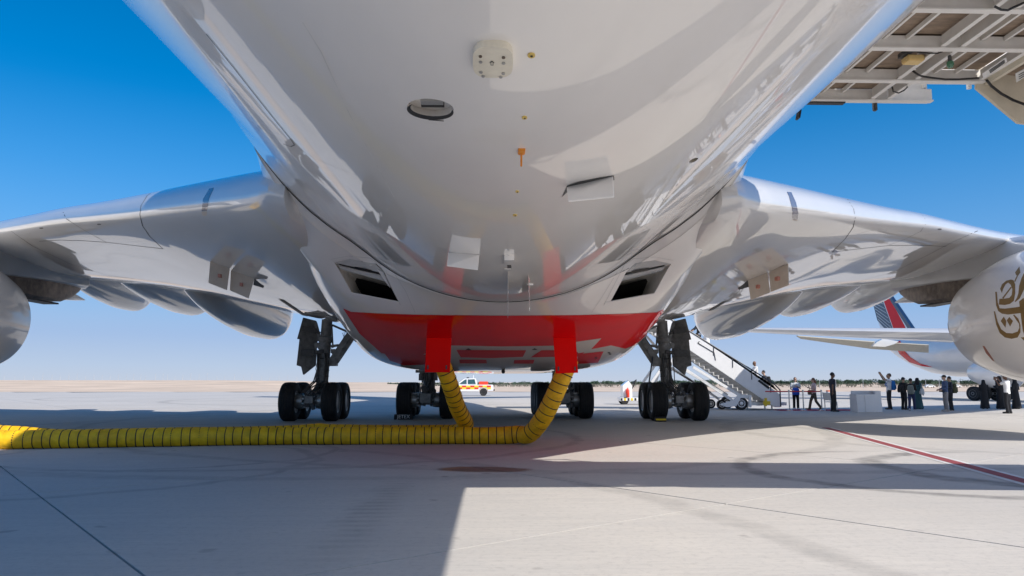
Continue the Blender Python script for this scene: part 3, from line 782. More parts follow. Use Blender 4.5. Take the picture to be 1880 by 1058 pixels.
# ------------------------------------------------------------------ engines
def nacelle_mb(cx, cz):
    mb = MB()
    prof = [(17.9, 1.44), (17.4, 1.45), (17.12, 1.49), (17.0, 1.56), (17.02, 1.63), (17.1, 1.69), (17.3, 1.77), (17.7, 1.85), (18.2, 1.9), (18.8, 1.925), (19.4, 1.925), (20.0, 1.89), (20.6, 1.82), (21.2, 1.71), (21.8, 1.55), (22.3, 1.40), (22.3, 1.34), (21.4, 1.45), (20.5, 1.42)]
    mb.lathe(prof, (cx, 0, cz), (0, 1, 0), 72, cap=False)
    return mb
ECX, ECZ = 14.9, 3.18
for sg in (1, -1):
    nm = nacelle_mb(sg * ECX, ECZ); eng = part('engine_nacelle', nm, M['white'], ang=50); NB = nm.bvh()
    mb = MB(); mb.lathe([(18.1, 1.44), (18.15, .3), (17.75, .05)], (sg * ECX, 0, ECZ), (0, 1, 0), 40); part('fan_hub', mb, M['darkmetal'], eng)
    for k in range(24):
        a = 2 * math.pi * k / 24; d = Vector((math.cos(a), 0, math.sin(a))); t = Vector((-math.sin(a), 0, math.cos(a))); c = Vector((sg * ECX, 0, ECZ))
        mb = MB(); mb.prism([c + d * .35 + t * .05 + Vector((0, 17.95, 0)), c + d * 1.42 + t * .16 + Vector((0, 17.85, 0)), c + d * 1.42 - t * .1 + Vector((0, 18.05, 0)), c + d * .35 - t * .05 + Vector((0, 18.05, 0))], (0, .02, 0)); part('fan_blade', mb, M['gearlight'], eng)
    mb = MB(); mb.lathe([(20.6, 1.40), (21.4, 1.12), (22.2, .95), (23.0, .78), (23.6, .62), (23.6, .56), (23.2, .5), (23.9, .2), (24.1, .03)], (sg * ECX, 0, ECZ), (0, 1, 0), 36); part('exhaust_nozzle', mb, M['exhaust'], eng)
    # pylon
    rows = []
    for y, zb, zt, hw in ((17.9, 4.98, 5.06, .06), (18.6, 4.9, 5.2, .24), (19.6, 4.8, 5.38, .36), (21, 4.6, 5.52, .42), (22.5, 4.45, 5.55, .42), (24.0, 4.55, 5.6, .42), (25.6, 4.62, 5.5, .40), (27.4, 4.72, 5.4, .32)):
        cx = sg * ECX
        rows.append([Vector(p) for p in ((cx - hw * .6, y, zb), (cx - hw, y, zb + .12), (cx - hw, y, zt - .2), (cx - hw * .5, y, zt), (cx + hw * .5, y, zt), (cx + hw, y, zt - .2), (cx + hw, y, zb + .12), (cx + hw * .6, y, zb))])
    mb = MB(); mb.loft(rows, closed=True, caps=True); py_ = part('pylon', mb, M['wing'], eng, ang=45)
    rows = []
    for y, zb, zt, hw in ((21.2, 4.2, 4.75, .36), (22.8, 4.05, 4.8, .38), (24.4, 4.02, 4.85, .37), (25.8, 4.1, 4.85, .33), (26.6, 4.35, 4.82, .26), (27.1, 4.6, 4.8, .2)):
        cx = sg * ECX
        rows.append([Vector(p) for p in ((cx - hw * .75, y, zb), (cx - hw, y, zb + .1), (cx - hw, y, zt), (cx + hw, y, zt), (cx + hw, y, zb + .1), (cx + hw * .75, y, zb))])
    mb = MB(); mb.loft(rows, closed=True, caps=True); part('heat_shield', mb, M['exhaust'], eng, ang=40)
    mb = MB(); mb.box((sg * ECX, 23.9, 4.02), (.5, 3.6, .05)); part('shield_floor', mb, M['darkmetal'], eng)
    rows = [[Vector((sg * ECX + h * math.cos(a), y, 4.42 + h * math.sin(a) * .8 - (y - 26) * .03)) for a in (2 * math.pi * j / 12 for j in range(12))] for y, h in ((25.6, .3), (26.4, .24), (27.2, .12), (27.75, .025))]
    mb = MB(); mb.loft(rows, closed=True, caps=True); part('pylon_tail_cone', mb, M['wing'], eng)
    if sg > 0:
        z2 = lambda L: [(1730 + x / 3.647, 410 + y / 3.647) for x, y in L]
        strokes = [[(488, 330), (517, 290), (524, 330), (508, 352), (495, 348)], [(500, 350), (508, 352), (489, 393), (482, 390)],
            [(388, 440), (400, 410), (430, 385), (460, 378), (478, 382), (489, 410), (489, 470), (480, 520), (455, 540), (420, 548), (380, 545), (383, 507), (420, 505), (450, 500), (466, 480), (470, 440), (458, 412), (442, 398), (425, 410), (408, 440), (400, 468)],
            [(402, 500), (460, 425), (466, 431), (409, 507)],
            [(355, 460), (366, 460), (372, 530), (385, 570), (420, 572), (480, 565), (560, 553), (600, 550), (600, 596), (545, 600), (440, 612), (400, 606), (375, 588), (361, 550)],
            [(580, 300), (547, 335), (530, 370), (515, 420), (510, 470), (500, 500), (485, 525), (491, 528), (520, 503), (550, 440), (570, 380)],
            [(515, 525), (545, 500), (560, 540), (565, 640), (556, 765), (540, 720), (528, 630)],
            [(392, 655), (412, 625), (430, 655), (424, 700)], [(432, 650), (450, 628), (474, 655), (455, 692)],
            [(345, 590), (354, 590), (372, 660), (395, 710), (430, 735), (470, 738), (505, 725), (517, 700), (514, 672), (497, 650), (475, 615), (482, 612), (510, 640), (524, 680), (524, 730), (505, 765), (465, 774), (420, 765), (385, 735), (362, 680)],
            [(525, 765), (560, 762), (585, 790), (550, 787)], [(590, 420), (620, 380), (640, 440), (630, 560), (610, 560), (612, 470)], [(570, 610), (640, 600), (660, 660), (640, 740), (600, 770), (580, 760), (615, 720), (620, 660)]]
        for s_ in strokes:
            part('gold_script_stroke', decal(z2(s_), NB, .004, 4), M['gold'], eng)
        part('red_panel_mark', decal([(1804, 635), (1808, 636), (1822, 657), (1826, 664), (1822, 662), (1810, 648)], NB, .004, 4), M['redmark'], eng)
        part('panel_joint', line_on([(1805, 674), (1830, 682), (1860, 690), (1879, 694)], NB, .012), M['geardark'], eng)
        part('panel_joint', line_on([(1818, 652), (1830, 668), (1850, 680), (1876, 688)], NB, .012), M['plate'], eng)

# ------------------------------------------------------------------ tail (its shadow reaches the apron)
mb = MB(); rows = []
for x, y0, y1, z in ((.6, 56, 64, 8.8), (15, 66.5, 70, 9.9)):
    rows.append([Vector((x, y0, z)), Vector((x, (y0 + y1) / 2 - 1, z + .3)), Vector((x, y1, z)), Vector((x, (y0 + y1) / 2 - 1, z - .3))])
mb.loft(rows, closed=True, caps=True); part('tailplane', mb, M['white'], ang=60); part('tailplane', mb.mirrored(), M['white'], ang=60)
mb = MB(); rows = []
for z, y0, y1 in ((10.6, 50, 62.5), (23.5, 63, 68.5)):
    rows.append([Vector((0, y0, z)), Vector((.4, (y0 + y1) / 2 - 1, z)), Vector((0, y1, z)), Vector((-.4, (y0 + y1) / 2 - 1, z))])
mb.loft(rows, closed=True, caps=True); part('tail_fin', mb, M['white'], ang=60)

# ------------------------------------------------------------------ landing gear
TR = .715
mb = MB(); W2 = .275
prof = [(-W2 + .04, .40), (-W2, .48), (-W2 - .005, .58), (-W2 + .03, .66), (-W2 + .09, .70)]
for g in (-.12, -.04, .04, .12): prof += [(g - .013, TR - abs(g) * .06), (g - .01, TR - .022), (g + .01, TR - .022), (g + .013, TR - abs(g) * .06)]
prof += [(W2 - .09, .70), (W2 - .03, .66), (W2 + .005, .58), (W2, .48), (W2 - .04, .40)]
mb.lathe(prof, (0, 0, 0), (1, 0, 0), 44, cap=False); tyre_me = mb.mesh('tyre', M['tyre'], ang=30)
mb = MB(); mb.lathe([(-.2, .42), (-.24, .40), (-.22, .34), (-.10, .30), (-.08, .20), (-.16, .15), (-.18, .05)], (0, 0, 0), (1, 0, 0), 32)
mb.lathe([(.18, .05), (.16, .15), (.08, .20), (.10, .30), (.22, .34), (.24, .40), (.2, .42)], (0, 0, 0), (1, 0, 0), 32)
for k in range(9):
    a = 2 * math.pi * k / 9
    for sx_ in (-1, 1): mb.cyl((sx_ * .09, .25 * math.cos(a), .25 * math.sin(a)), (sx_ * .13, .25 * math.cos(a), .25 * math.sin(a)), .032, 8)
rim_me = mb.mesh('wheel_rim', M['rim'], ang=30)
mb = MB(); mb.lathe([(-.16, .05), (-.15, .25), (-.1, .28), (.1, .28), (.15, .25), (.16, .05)], (0, 0, 0), (1, 0, 0), 20)
for k in range(8):
    a = 2 * math.pi * k / 8; mb.cyl((-.2, .22 * math.cos(a), .22 * math.sin(a)), (.2, .22 * math.cos(a), .22 * math.sin(a)), .045, 8)
brake_me = mb.mesh('brake_pack', M['gearlight'], ang=30)
def wheels(gear, cx, ys_, half):
    for y in ys_:
        for s_ in (-1, 1):
            for nm, me in (('tyre', tyre_me), ('wheel_rim', rim_me)):
                o = link(nm, me, gear); o.location = (cx + s_ * half, y, TR - .012); o.rotation_euler = (random.random() * 6, 0, 0)
            o = link('brake_pack', brake_me, gear); o.location = (cx + s_ * (half - .36), y, TR); o.rotation_euler = (random.random() * 6, 0, 0)
def hoses(mb, pts, r=.014): mb.tube(pts, r, 6)
for sg in (-1, 1):
    # wing gear, traced on the left one and mirrored
    GX, Y0, Y1 = 6.78, 28.35, 30.05; YC = 29.1
    lm = lambda px, py, y=YC: atY(px, py, y)
    st = MB()
    bx = -GX
    sx = -6.52
    st.lathe([(.62, .17), (.7, .23), (.95, .23), (1.0, .17), (1.3, .17), (1.33, .22), (2.0, .22), (2.05, .25), (2.15, .25), (2.2, .215), (2.9, .215), (2.95, .26), (3.1, .26), (3.15, .2), (3.9, .2)], (sx - .1, YC, 0), (.05, 0, 1), 24)
    st.bar((bx, Y0 - .15, TR), (bx, Y1 + .15, TR), .28, .32)
    for y in (Y0, Y1): st.cyl((bx - .55, y, TR), (bx + .55, y, TR), .12, 14)
    st.bar((bx, Y0 + .1, .95), (sx, YC - .25, 1.45), .14, .1); st.bar((sx, YC - .25, 1.45), (sx, YC - .26, 1.95), .16, .1)
    st.cyl((sx - .1, YC - .26, 1.3), (sx - .1, YC - .26, 2.3), .035, 8)
    st.bar(lm(579, 592), lm(592, 640), .2, .1, (1, 0, 0)); st.box(lm(594, 638), (.36, .3, .16)); st.bar(lm(600, 637), lm(622, 634), .14, .09); st.box(lm(582, 634), (.16, .2, .2)); st.box(lm(612, 645), (.16, .2, .16)); st.bar(lm(610, 642), lm(613, 652), .1, .1)
    st.box((sx - .05, YC - .2, 1.1), (.46, .4, .13)); st.box((bx, Y0 - .25, .78), (.3, .24, .26)); st.box((sx, YC - .1, 1.42), (.5, .3, .1), Matrix.Rotation(R(25), 3, 'Y'))
    br = MB()
    br.bar(lm(646, 614), lm(613, 663), .36, .2, (0, 1, 0)); br.bar(lm(640, 617, YC - .12), lm(619, 651, YC - .12), .2, .08, (0, 1, 0)); br.box(lm(611, 665), (.34, .34, .3)); br.box(lm(646, 614), (.34, .4, .34)); br.cyl(lm(610, 597), lm(644, 612), .045, 8); br.cyl(lm(609, 597), lm(611, 634), .035, 8)
    for u in (.3, .55): 
        q = lm(646, 614, YC - .2).lerp(lm(613, 663, YC - .2), u); br.ball(q, .06, 8)
    d1 = MB(); yv = YC - .15
    d1.prism([lm(556, 583, yv), lm(579, 589, yv + .3), lm(583, 627, yv + .3), lm(574, 627, yv + .2), lm(545, 622.5, yv)], (.03, .1, 0))
    d1.prism([lm(549.5, 622, yv + .06), lm(581, 622, yv + .34), lm(578, 671, yv + .34), lm(556, 688.5, yv + .1), lm(552.5, 673.5, yv + .06), lm(544, 671, yv + .03)], (.03, .09, 0))
    d2 = MB(); d2.box(lm(566, 648, yv - .1), (.5, .2, .24)); d2.bar(lm(572, 648, yv - .1), lm(594, 645, yv - .1), .12, .14)
    d3 = MB(); d3.box(lm(568, 606, yv - .08), (.5, .16, .2), Matrix.Rotation(R(10), 3, 'Y')); d3.bar(lm(574, 606, yv - .1), lm(588, 612, yv - .1), .08, .1)
    hz = MB()
    for k in range(9):
        x = sx + random.uniform(-.2, .2); y = YC - .24 - random.uniform(0, .1)
        hoses(hz, [(x, y, 2.5), (x + random.uniform(-.1, .1), y - .05, 1.9), (x * 1 + random.uniform(-.1, .1), y - .06, 1.45), (bx + random.uniform(-.35, .35), Y0 - .1, 1.05), (bx + random.uniform(-.4, .4), Y0 - .12, .75)], random.choice((.012, .018, .026)))
    for k in range(9):
        hz.box((bx + random.uniform(-.3, .3), Y0 - random.uniform(.05, .3), random.uniform(.5, 1.25)), (random.uniform(.06, .18), random.uniform(.06, .15), random.uniform(.06, .2)), Matrix.Rotation(random.uniform(-.5, .5), 3, 'Y'))
    hoses(hz, [lm(632, 620, YC - .2), lm(629, 612, YC - .3), lm(634, 610, YC - .3), lm(630, 622, YC - .3), lm(622, 634, YC - .3), lm(607, 640, YC - .3)], .012)
    for k in range(6):
        z = 1.2 + .22 * k; hz.lathe([(-.02, .225), (0, .245), (.02, .225)], (sx - .1 + .05 * z, YC, z), (0, 0, 1), 16, cap=False)
    if sg > 0: st, br, d1, d2, d3, hz = (q.mirrored() for q in (st, br, d1, d2, d3, hz))
    g = part('wing_landing_gear', st, M['gear'], bevel=.008)
    g['label'] = 'left wing landing gear, nearest the yellow hoses' if sg < 0 else 'right wing landing gear, yellow chock at its front tyre'
    part('side_brace', br, M['gear'], g, bevel=.012); part('gear_door', d1, M['gear'], g, bevel=.01); part('door_linkage', d2, M['geardark'], g, bevel=.01); part('door_linkage', d3, M['geardark'], g, bevel=.01); part('hydraulic_lines', hz, M['geardark'], g)
    wheels(g, sg * GX, (Y0, Y1), .76)
    # body gear with three axles
    GX = 2.72; ya = (30.2, 31.95, 33.7); bx = sg * GX
    st = MB(); st.lathe([(.6, .22), (.75, .3), (1.1, .3), (1.15, .25), (2.4, .27)], (bx, 31.6, 0), (0, 0, 1), 22)
    st.bar((bx, ya[0] - .15, TR), (bx, ya[2] + .15, TR), .34, .36)
    for y in ya: st.cyl((bx - .6, y, TR), (bx + .6, y, TR), .14, 14)
    st.bar((bx, ya[0] + .2, .95), (bx, 31.2, 1.5), .2, .14); st.box((bx, 31.2, 1.62), (.75, .4, .28)); st.box((bx - .28, 31.3, 1.9), (.16, .2, .7)); st.box((bx + .28, 31.3, 1.9), (.16, .2, .7)); st.box((bx, ya[0] - .22, .8), (.42, .3, .36)); st.bar((bx - .5, 31.0, 1.85), (bx + .5, 31.0, 1.85), .12, .12)
    hz = MB()
    for k in range(10):
        x = bx + random.uniform(-.3, .3)
        hoses(hz, [(x, 31.1, 2.0), (x + random.uniform(-.08, .08), 30.9, 1.55), (bx + random.uniform(-.35, .35), ya[0] - .05, 1.1), (bx + random.uniform(-.4, .4), ya[0] - .15, .7)], random.choice((.014, .02, .028)))
    for k in range(10): hz.box((bx + random.uniform(-.35, .35), ya[0] - random.uniform(.05, .3), random.uniform(.45, 1.2)), (random.uniform(.06, .18), .12, random.uniform(.06, .2)), Matrix.Rotation(random.uniform(-.5, .5), 3, 'Y'))
    g = part('body_landing_gear', st, M['gear'], bevel=.008)
    part('hydraulic_lines', hz, M['geardark'], g)
    wheels(g, bx, ya, .83)
# ------------------------------------------------------------------ raised boarding platform docked at the right side of the nose
BP = thing('boarding_platform', 'white steel boarding platform with plywood deck overhead, docked beside the nose', 'boarding platform', (9.5, 7.7, 0))
def bpp(name, mb, m, parent=None, **k):
    o = mb.build(name, m, parent or BP, **k)
    if parent is None: o.matrix_parent_inverse = Matrix.Translation(-BP.location)
    return o
ZU = 5.05
def ibeam(name, p, q, dep=.16, wd=.085, m='frame'):
    p, q = Vector(p), Vector(q); mb = MB(); up = Vector((0, 0, 1))
    mb.bar(p + up * .008, q + up * .008, wd, .016); mb.bar(p + up * dep * .5, q + up * dep * .5, .02, dep - .004); return bpp(name, mb, M[m])
for y, x0, x1 in ((6.60, 3.42, 6.6), (6.98, 3.42, 6.6), (7.85, 3.42, 6.6), (8.75, 3.46, 5.84), (9.4, 3.52, 5.57)): ibeam('cross_beam', (x0, y, ZU), (x1, y, ZU))
mb = MB(); mb.bar((5.0, 9.42, ZU + .09), (5.57, 9.42, ZU + .09), .06, .17); bpp('end_beam', mb, M['frame'])
for x, y1 in ((4.76, 9.38), (4.98, 9.38), (5.78, 8.73), (3.9, 9.38)):
    ys_ = [6.60, 6.98, 7.85, 8.75, 9.4]
    for a, b in zip(ys_, ys_[1:]):
        if b <= y1 + .05: ibeam('long_beam', (x, a + .045, ZU + .02), (x, b - .045, ZU + .02), .13, .055)
for x in (4.12, 4.38, 5.22, 5.48):
    for a, b in zip([6.60, 6.98, 7.85, 8.75], [6.98, 7.85, 8.75, 9.4]):
        if x > 5 and b > 9: continue
        mb = MB(); mb.bar((x, a + .02, ZU + .13), (x, b - .02, ZU + .13), .03, .05); bpp('deck_rib', mb, M['frame'])
for a, b in zip([6.60, 6.98, 7.85, 8.75], [6.98, 7.85, 8.75, 9.4]):
    for c, d in ((3.5, 3.86), (3.88, 4.12), (4.12, 4.38), (4.38, 4.76), (4.76, 4.98), (4.98, 5.22), (5.22, 5.48), (5.48, 5.80)):
        if d > 5 and b > 9: continue
        mb = MB(); mb.box(((c + d) / 2, (a + b) / 2, ZU + .19), (d - c - .006, b - a + .03, .03)); bpp('deck_panel', mb, M['ply'])
mb = MB(); mb.box((3.98, 9.46, ZU + .02), (.9, .09, .07)); mb.box((3.47, 7.7, ZU + .05), (.07, 3.4, .12)); bpp('rubber_bumper', mb, M['black'])
mb = MB(); mb.box((4.86, 9.50, ZU - .02), (.05, .06, .14)); bpp('stop_block', mb, M['geardark'], bevel=.01)
for k, (y, z) in enumerate(((6.62, 5.9), (9.43, 5.75))):
    mb = MB(); mb.bar((4.3, y, z + .35), (6.2, y, z + .35), .05, .05); mb.bar((4.3, y, z - .1), (6.2, y, z - .1), .04, .04)
    for x in (4.3, 4.9, 5.5, 6.1): mb.bar((x, y, ZU + .2), (x, y, z + .35), .045, .045)
    bpp('guard_rail', mb, M['frame'])
mb = MB(); mb.box((4.56, 9.47, ZU + .76), (1.98, .03, 1.5)); mb.box((5.54, 8.84, ZU + .76), (1.08, .03, 1.48)); bpp('side_panel', mb, M['frame'])  # unseen panels added to close gaps in the platform's ground shadow
# gangway continuing to the right, gently falling
def gz(x): return ZU - .13 * (x - 5.8)
mb = MB()
for y in (6.85, 8.78):
    mb.prism([(5.8, y, gz(5.8) + .22), (13.4, y, gz(13.4) + .22), (13.4, y, gz(13.4) - .42), (6.9, y, gz(6.9) - .42), (6.25, y, 4.56), (5.76, y, 5.0)], (0, .05, 0))
bpp('gangway_stringer', mb, M['cream'], bevel=.006)
for k in range(10):
    x0 = 5.86 + k * .75; x1 = x0 + .74
    mb = MB(); mb.prism([(x0, 6.9, gz(x0) + .16), (x1, 6.9, gz(x1) + .16), (x1, 8.77, gz(x1) + .16), (x0, 8.77, gz(x0) + .16)], (0, 0, .03)); bpp('deck_panel', mb, M['ply'])
    mb = MB(); mb.bar((x0 + .02, 6.9, gz(x0) + .06), (x0 + .02, 8.77, gz(x0) + .06), .05, .14); bpp('cross_beam', mb, M['cream'])
for y in (6.86, 8.80):
    mb = MB(); mb.prism([(5.9, y, gz(5.9) + .25), (13.4, y, gz(13.4) + .25), (13.4, y, gz(13.4) + (1.45 if y > 8 else .5)), (5.9, y, gz(5.9) + (1.45 if y > 8 else .5))], (0, .02, 0)); bpp('side_panel', mb, M['frame'])  # unseen far panel raised to widen the gangway's cast shadow
mb = MB(); mb.bar((12.9, 6.6, 0), (12.9, 6.6, 4.1), .2, .2); mb.bar((12.9, 8.7, 0), (12.9, 8.7, 4.1), .2, .2); mb.bar((12.9, 6.6, 3.9), (12.9, 8.7, 3.9), .2, .2); bpp('support_leg', mb, M['frame'])
# work lamp, green lamp, cables, placards
mb = MB(); P = atZ(1676, 107, 5.1); mb.box(P + Vector((0, 0, -.02)), (.20, .15, .07)); bpp('work_lamp', mb, M['lampyellow'], bevel=.012)
mb = MB(); mb.box(P + Vector((-.09, -.02, .05)), (.08, .2, .05)); bpp('lamp_bracket', mb, M['geardark'])
mb = MB(); P2 = atZ(1744, 112, 5.0); mb.lathe([(0, .015), (.01, .035), (.05, .04), (.08, .025)], P2, (0, 0, -1), 12); bpp('green_lamp', mb, M['greenlamp'])
mb = MB(); mb.lathe([(0, .02), (.06, .02)], P2, (0, 0, 1), 8); bpp('lamp_mount', mb, M['geardark'])
def cable(pts, r=.011): mb = MB(); mb.tube([atZ(x, y, z) for x, y, z in pts], r, 8); bpp('cable', mb, M['cable'])
cable([(1675, 130, 5.1), (1685, 137, 5.0), (1692, 140, 5.0), (1710, 143, 5.0), (1735, 146, 5.0), (1760, 146, 5.0), (1797, 143.5, 5.03)], .012)
cable([(1812, 148, 5.0), (1820, 158, 4.98), (1838, 172, 4.9), (1860, 184, 4.8), (1884, 193, 4.7)], .016)
cable([(1638, 160, 5.1), (1640, 168, 5.0), (1650, 171, 5.0), (1660, 166, 5.0), (1666, 160, 5.06)], .009)
cable([(1826, 12, 5.0), (1838, 18, 4.97), (1850, 19, 4.97), (1865, 12, 5.0), (1880, 5, 5.0)], .012)
cable([(1655, 97, 5.1), (1680, 95, 5.08), (1705, 98, 5.06), (1722, 98, 5.04), (1730, 95, 5.08)], .008)
for q in ([(1803, 136), (1847, 106), (1849, 114), (1806, 145)], [(1864, 136), (1884, 126), (1884, 140), (1866, 152)]):
    mb = MB(); mb.prism([atZ(x, y, 5.03) for x, y in q], (0, 0, .008)); pl = bpp('warning_placard', mb, M['placard'])
    a, b, c, d = [atZ(x, y, 5.026) for x, y in q]
    for v in (.3, .55, .8):
        mb = MB(); l0 = a.lerp(d, v); l1 = b.lerp(c, v); p0 = l0.lerp(l1, .3); p1 = l0.lerp(l1, .92); mb.bar(p0, p1, .012, .003); bpp('placard_line', mb, M['ink'])

# ------------------------------------------------------------------ yellow air ducts
def catmull(P, n=14):
    P = [Vector(p) for p in P]; out = []
    for i in range(len(P) - 1):
        p0, p1, p2, p3 = P[max(i - 1, 0)], P[i], P[i + 1], P[min(i + 2, len(P) - 1)]
        for k in range(n):
            t = k / n; out.append(.5 * ((2 * p1) + (p2 - p0) * t + (2 * p0 - 5 * p1 + 4 * p2 - p3) * t * t + (3 * p1 - p0 - 3 * p2 + p3) * t ** 3))
    out.append(P[-1]); return out
def by_len(P, step):
    out = [P[0]]; acc = 0
    for a, b in zip(P, P[1:]):
        L = (b - a).length
        while acc + L >= step:
            t = (step - acc) / L; a = a + (b - a) * t; L = (b - a).length; out.append(a); acc = 0
        acc += L
    return out
mb = MB(); mb.lathe([(-.011, 1.0), (-.010, 1.026), (.010, 1.026), (.011, 1.0)], (0, 0, 0), (0, 0, 1), 24, cap=False); band_me = mb.mesh('scuff_strip', M['ductband'], ang=50)
def duct(label, ctrl, r, pitch=.185):
    root = thing('air_duct', label, 'hose', (ctrl[-4][0], ctrl[-4][1], 0), 0, 'yellow air ducts to the belly')
    P = by_len(catmull(ctrl, 24), pitch / 6)
    for i, q in enumerate(P):
        k_ = smooth(0, 30, len(P) - 1 - i) ; q.y += .016 * math.sin(i * .11) + .012 * math.sin(i * .043 + 1); q.z += .008 * math.sin(i * .07 + 2) if q.z > .3 else 0
    rs = [r * (1 + .018 * math.sin(i * .05 + r * 90) + .022 * math.sin(math.pi * ((i % 6) / 6)) + random.uniform(-.008, .008)) for i in range(len(P))]
    mb = MB(); mb.tube(P, rs, 26)
    for v in mb.v: v.z = max(v.z, .006)
    o = mb.build('duct_fabric', M['duct'], root, ang=70); o.matrix_parent_inverse = Matrix.Translation(-root.location)
    for i in range(6, len(P) - 3, 6):
        t = (P[i + 1] - P[i - 1]).normalized()
        b = link('scuff_strip', band_me, root); b.location = P[i] + Vector((random.uniform(-.012, .012), 0, 0)); b.rotation_euler = (t + Vector((random.uniform(-.06, .06), random.uniform(-.06, .06), random.uniform(-.04, .04)))).to_track_quat('Z', 'Y').to_euler()
        b.scale = (r, r, 1); b.matrix_parent_inverse = Matrix.Translation(-root.location)
    return root
r1 = .195
def g(px, py_c, z): return atZ(px, py_c, z)
c1 = [atY(1047, 660, 16.75), atY(1034, 690, 16.7), atY(1016, 730, 16.85), atY(995, 770, 17.15), atY(972, 797, 17.5), Vector((.42, 17.72, .22)), Vector((-.1, 17.78, .19)), Vector((-1.2, 17.8, .19)), Vector((-3.0, 17.78, .19)), Vector((-5.2, 17.68, .19)), Vector((-7.8, 17.25, .19)), Vector((-10.5, 16.75, .19)), Vector((-14, 16.3, .19)), Vector((-18, 16.2, .19))]
duct('front yellow duct running up to the red belly door on the right', c1, r1)
c2 = [atY(806, 655, 16.8), atY(816, 680, 16.75), atY(828, 712, 17.0), atY(840, 748, 17.6), Vector((-.78, 18.25, .40)), Vector((-.98, 18.72, .22)), Vector((-1.5, 18.92, .19)), Vector((-2.6, 18.86, .19)), Vector((-4.1, 18.84, .21)), Vector((-4.35, 18.86, .23)), Vector((-5.2, 18.66, .19)), Vector((-7.6, 17.9, .19)), Vector((-9.6, 17.42, .19)), Vector((-10.7, 17.25, .27)), Vector((-12, 17.15, .32)), Vector((-16, 17.0, .3))]
duct('rear yellow duct, half hidden behind the front one, up to the left red door', c2, .185)

# ------------------------------------------------------------------ wheel chocks
def text_mesh(body, size, m, extrude=.002):
    c = bpy.data.curves.new('lettering', 'FONT'); c.body = body; c.size = size; c.extrude = extrude; c.align_x = 'CENTER'; c.align_y = 'CENTER'
    t = bpy.data.objects.new('lettering', c); COL.objects.link(t)
    me = bpy.data.meshes.new_from_object(t.evaluated_get(bpy.context.evaluated_depsgraph_get())); bpy.data.objects.remove(t); me.materials.clear(); me.materials.append(m); return me
ck = thing('wheel_chock', 'black wheel chock lettered JETEX before the left body gear tyre', 'wheel chock', (-3.48, 29.32, 0), 0, 'wheel chocks')
mb = MB(); mb.prism([(-.36, -.11, 0), (-.36, .13, 0), (-.36, .10, .2), (-.36, -.02, .2)], (.72, 0, 0)); mb.build('block', M['black'], ck, bevel=.01)
o = link('lettering', text_mesh('JETEX', .19, M['placard']), ck); o.rotation_euler = (R(78), 0, 0); o.location = (0, -.085, .11)
P = atZ(1212, 774, 0)
ck = thing('wheel_chock', 'chock with a yellow face at the inner front tyre of the right wing gear', 'wheel chock', (P.x, P.y - .1, 0), 0, 'wheel chocks')
mb = MB(); mb.prism([(-.2, -.06, 0), (-.2, .2, 0), (-.2, .13, .17), (-.2, .02, .17)], (.4, 0, 0)); mb.build('block', M['black'], ck, bevel=.01)
mb = MB(); mb.box((0, -.055, .075), (.38, .02, .055), Matrix.Rotation(R(-20), 3, 'X')); mb.build('yellow_face', M['yellow'], ck)
P = atZ(1226, 779, 0)
# tow strap hanging from the right wing gear brace
mb = MB(); mb.tube([atY(1198, 655, 28.9), atY(1195, 680, 28.8), atY(1192, 700, 28.7), atY(1190.5, 716, 28.75)], .03, 8)
part('lock_pin_streamer', mb, M['navy'])

# ------------------------------------------------------------------ far boarding stairs
YN, YF = 38.6, 41.2
BS = thing('boarding_stairs', 'white mobile boarding stairs rising behind the right landing gear', 'boarding stairs', (12.5, 39.9, 0))
def bsp(name, mb, m, parent=None, **k):
    o = mb.build(name, M[m], parent or BS, **k)
    if parent is None: o.matrix_parent_inverse = Matrix.Translation(-BS.location)
    return o
n_ = lambda x, y: atY(x, y, YN)
A0 = n_(1432, 747); A1 = n_(1190, 590)        # foot and head of the flight
def fl(u): return A0.lerp(A1, u)
sl_ = (A1.z - A0.z) / (A1.x - A0.x)
for Y in (YN, YF):
    dv = Vector((0, Y - YN, 0))
    mb = MB(); mb.prism([p + dv for p in (n_(1433, 748), n_(1433, 725), n_(1391, 694), n_(1190, 556), n_(1190, 592), n_(1284, 655), n_(1422, 748))], (0, .05, 0)); bsp('side_panel', mb, 'stairwhite', bevel=.01)
    mb = MB(); mb.tube([p + dv for p in (n_(1433.5, 747), n_(1432, 716), n_(1421, 704.6), n_(1284, 619.5), n_(1190, 560))], .035, 8); bsp('handrail', mb, 'rail')
    mb = MB(); mb.prism([p + dv + Vector((0, .02, 0)) for p in (n_(1430, 720), n_(1391, 693), n_(1190, 556), n_(1190, 565), n_(1284, 623), n_(1420, 708))], (0, .012, 0)); bsp('glass_panel', mb, 'glassy')
    mb = MB()
    for x0, y0 in ((1415, 704), (1380, 680), (1345, 658), (1310, 636)): mb.bar(n_(x0, y0) + dv, n_(x0, y0 + 17) + dv, .04, .04)
    bsp('rail_posts', mb, 'rail')['kind'] = 'stuff'
mb = MB(); mb.bar(n_(1281, 630), n_(1311, 648), .04, .04); mb.bar(n_(1311, 648), n_(1313.5, 662), .04, .04); mb.bar(n_(1284, 627) , n_(1281, 630), .04, .04); bsp('grab_rail', mb, 'rail')
mb = MB(); mb.prism([n_(1391, 700) - Vector((0, .012, 0)), n_(1394, 697) - Vector((0, .012, 0)), n_(1413, 711) - Vector((0, .012, 0)), n_(1411, 715) - Vector((0, .012, 0))], (0, .01, 0)); bsp('dark_window', mb, 'black')
N = 26
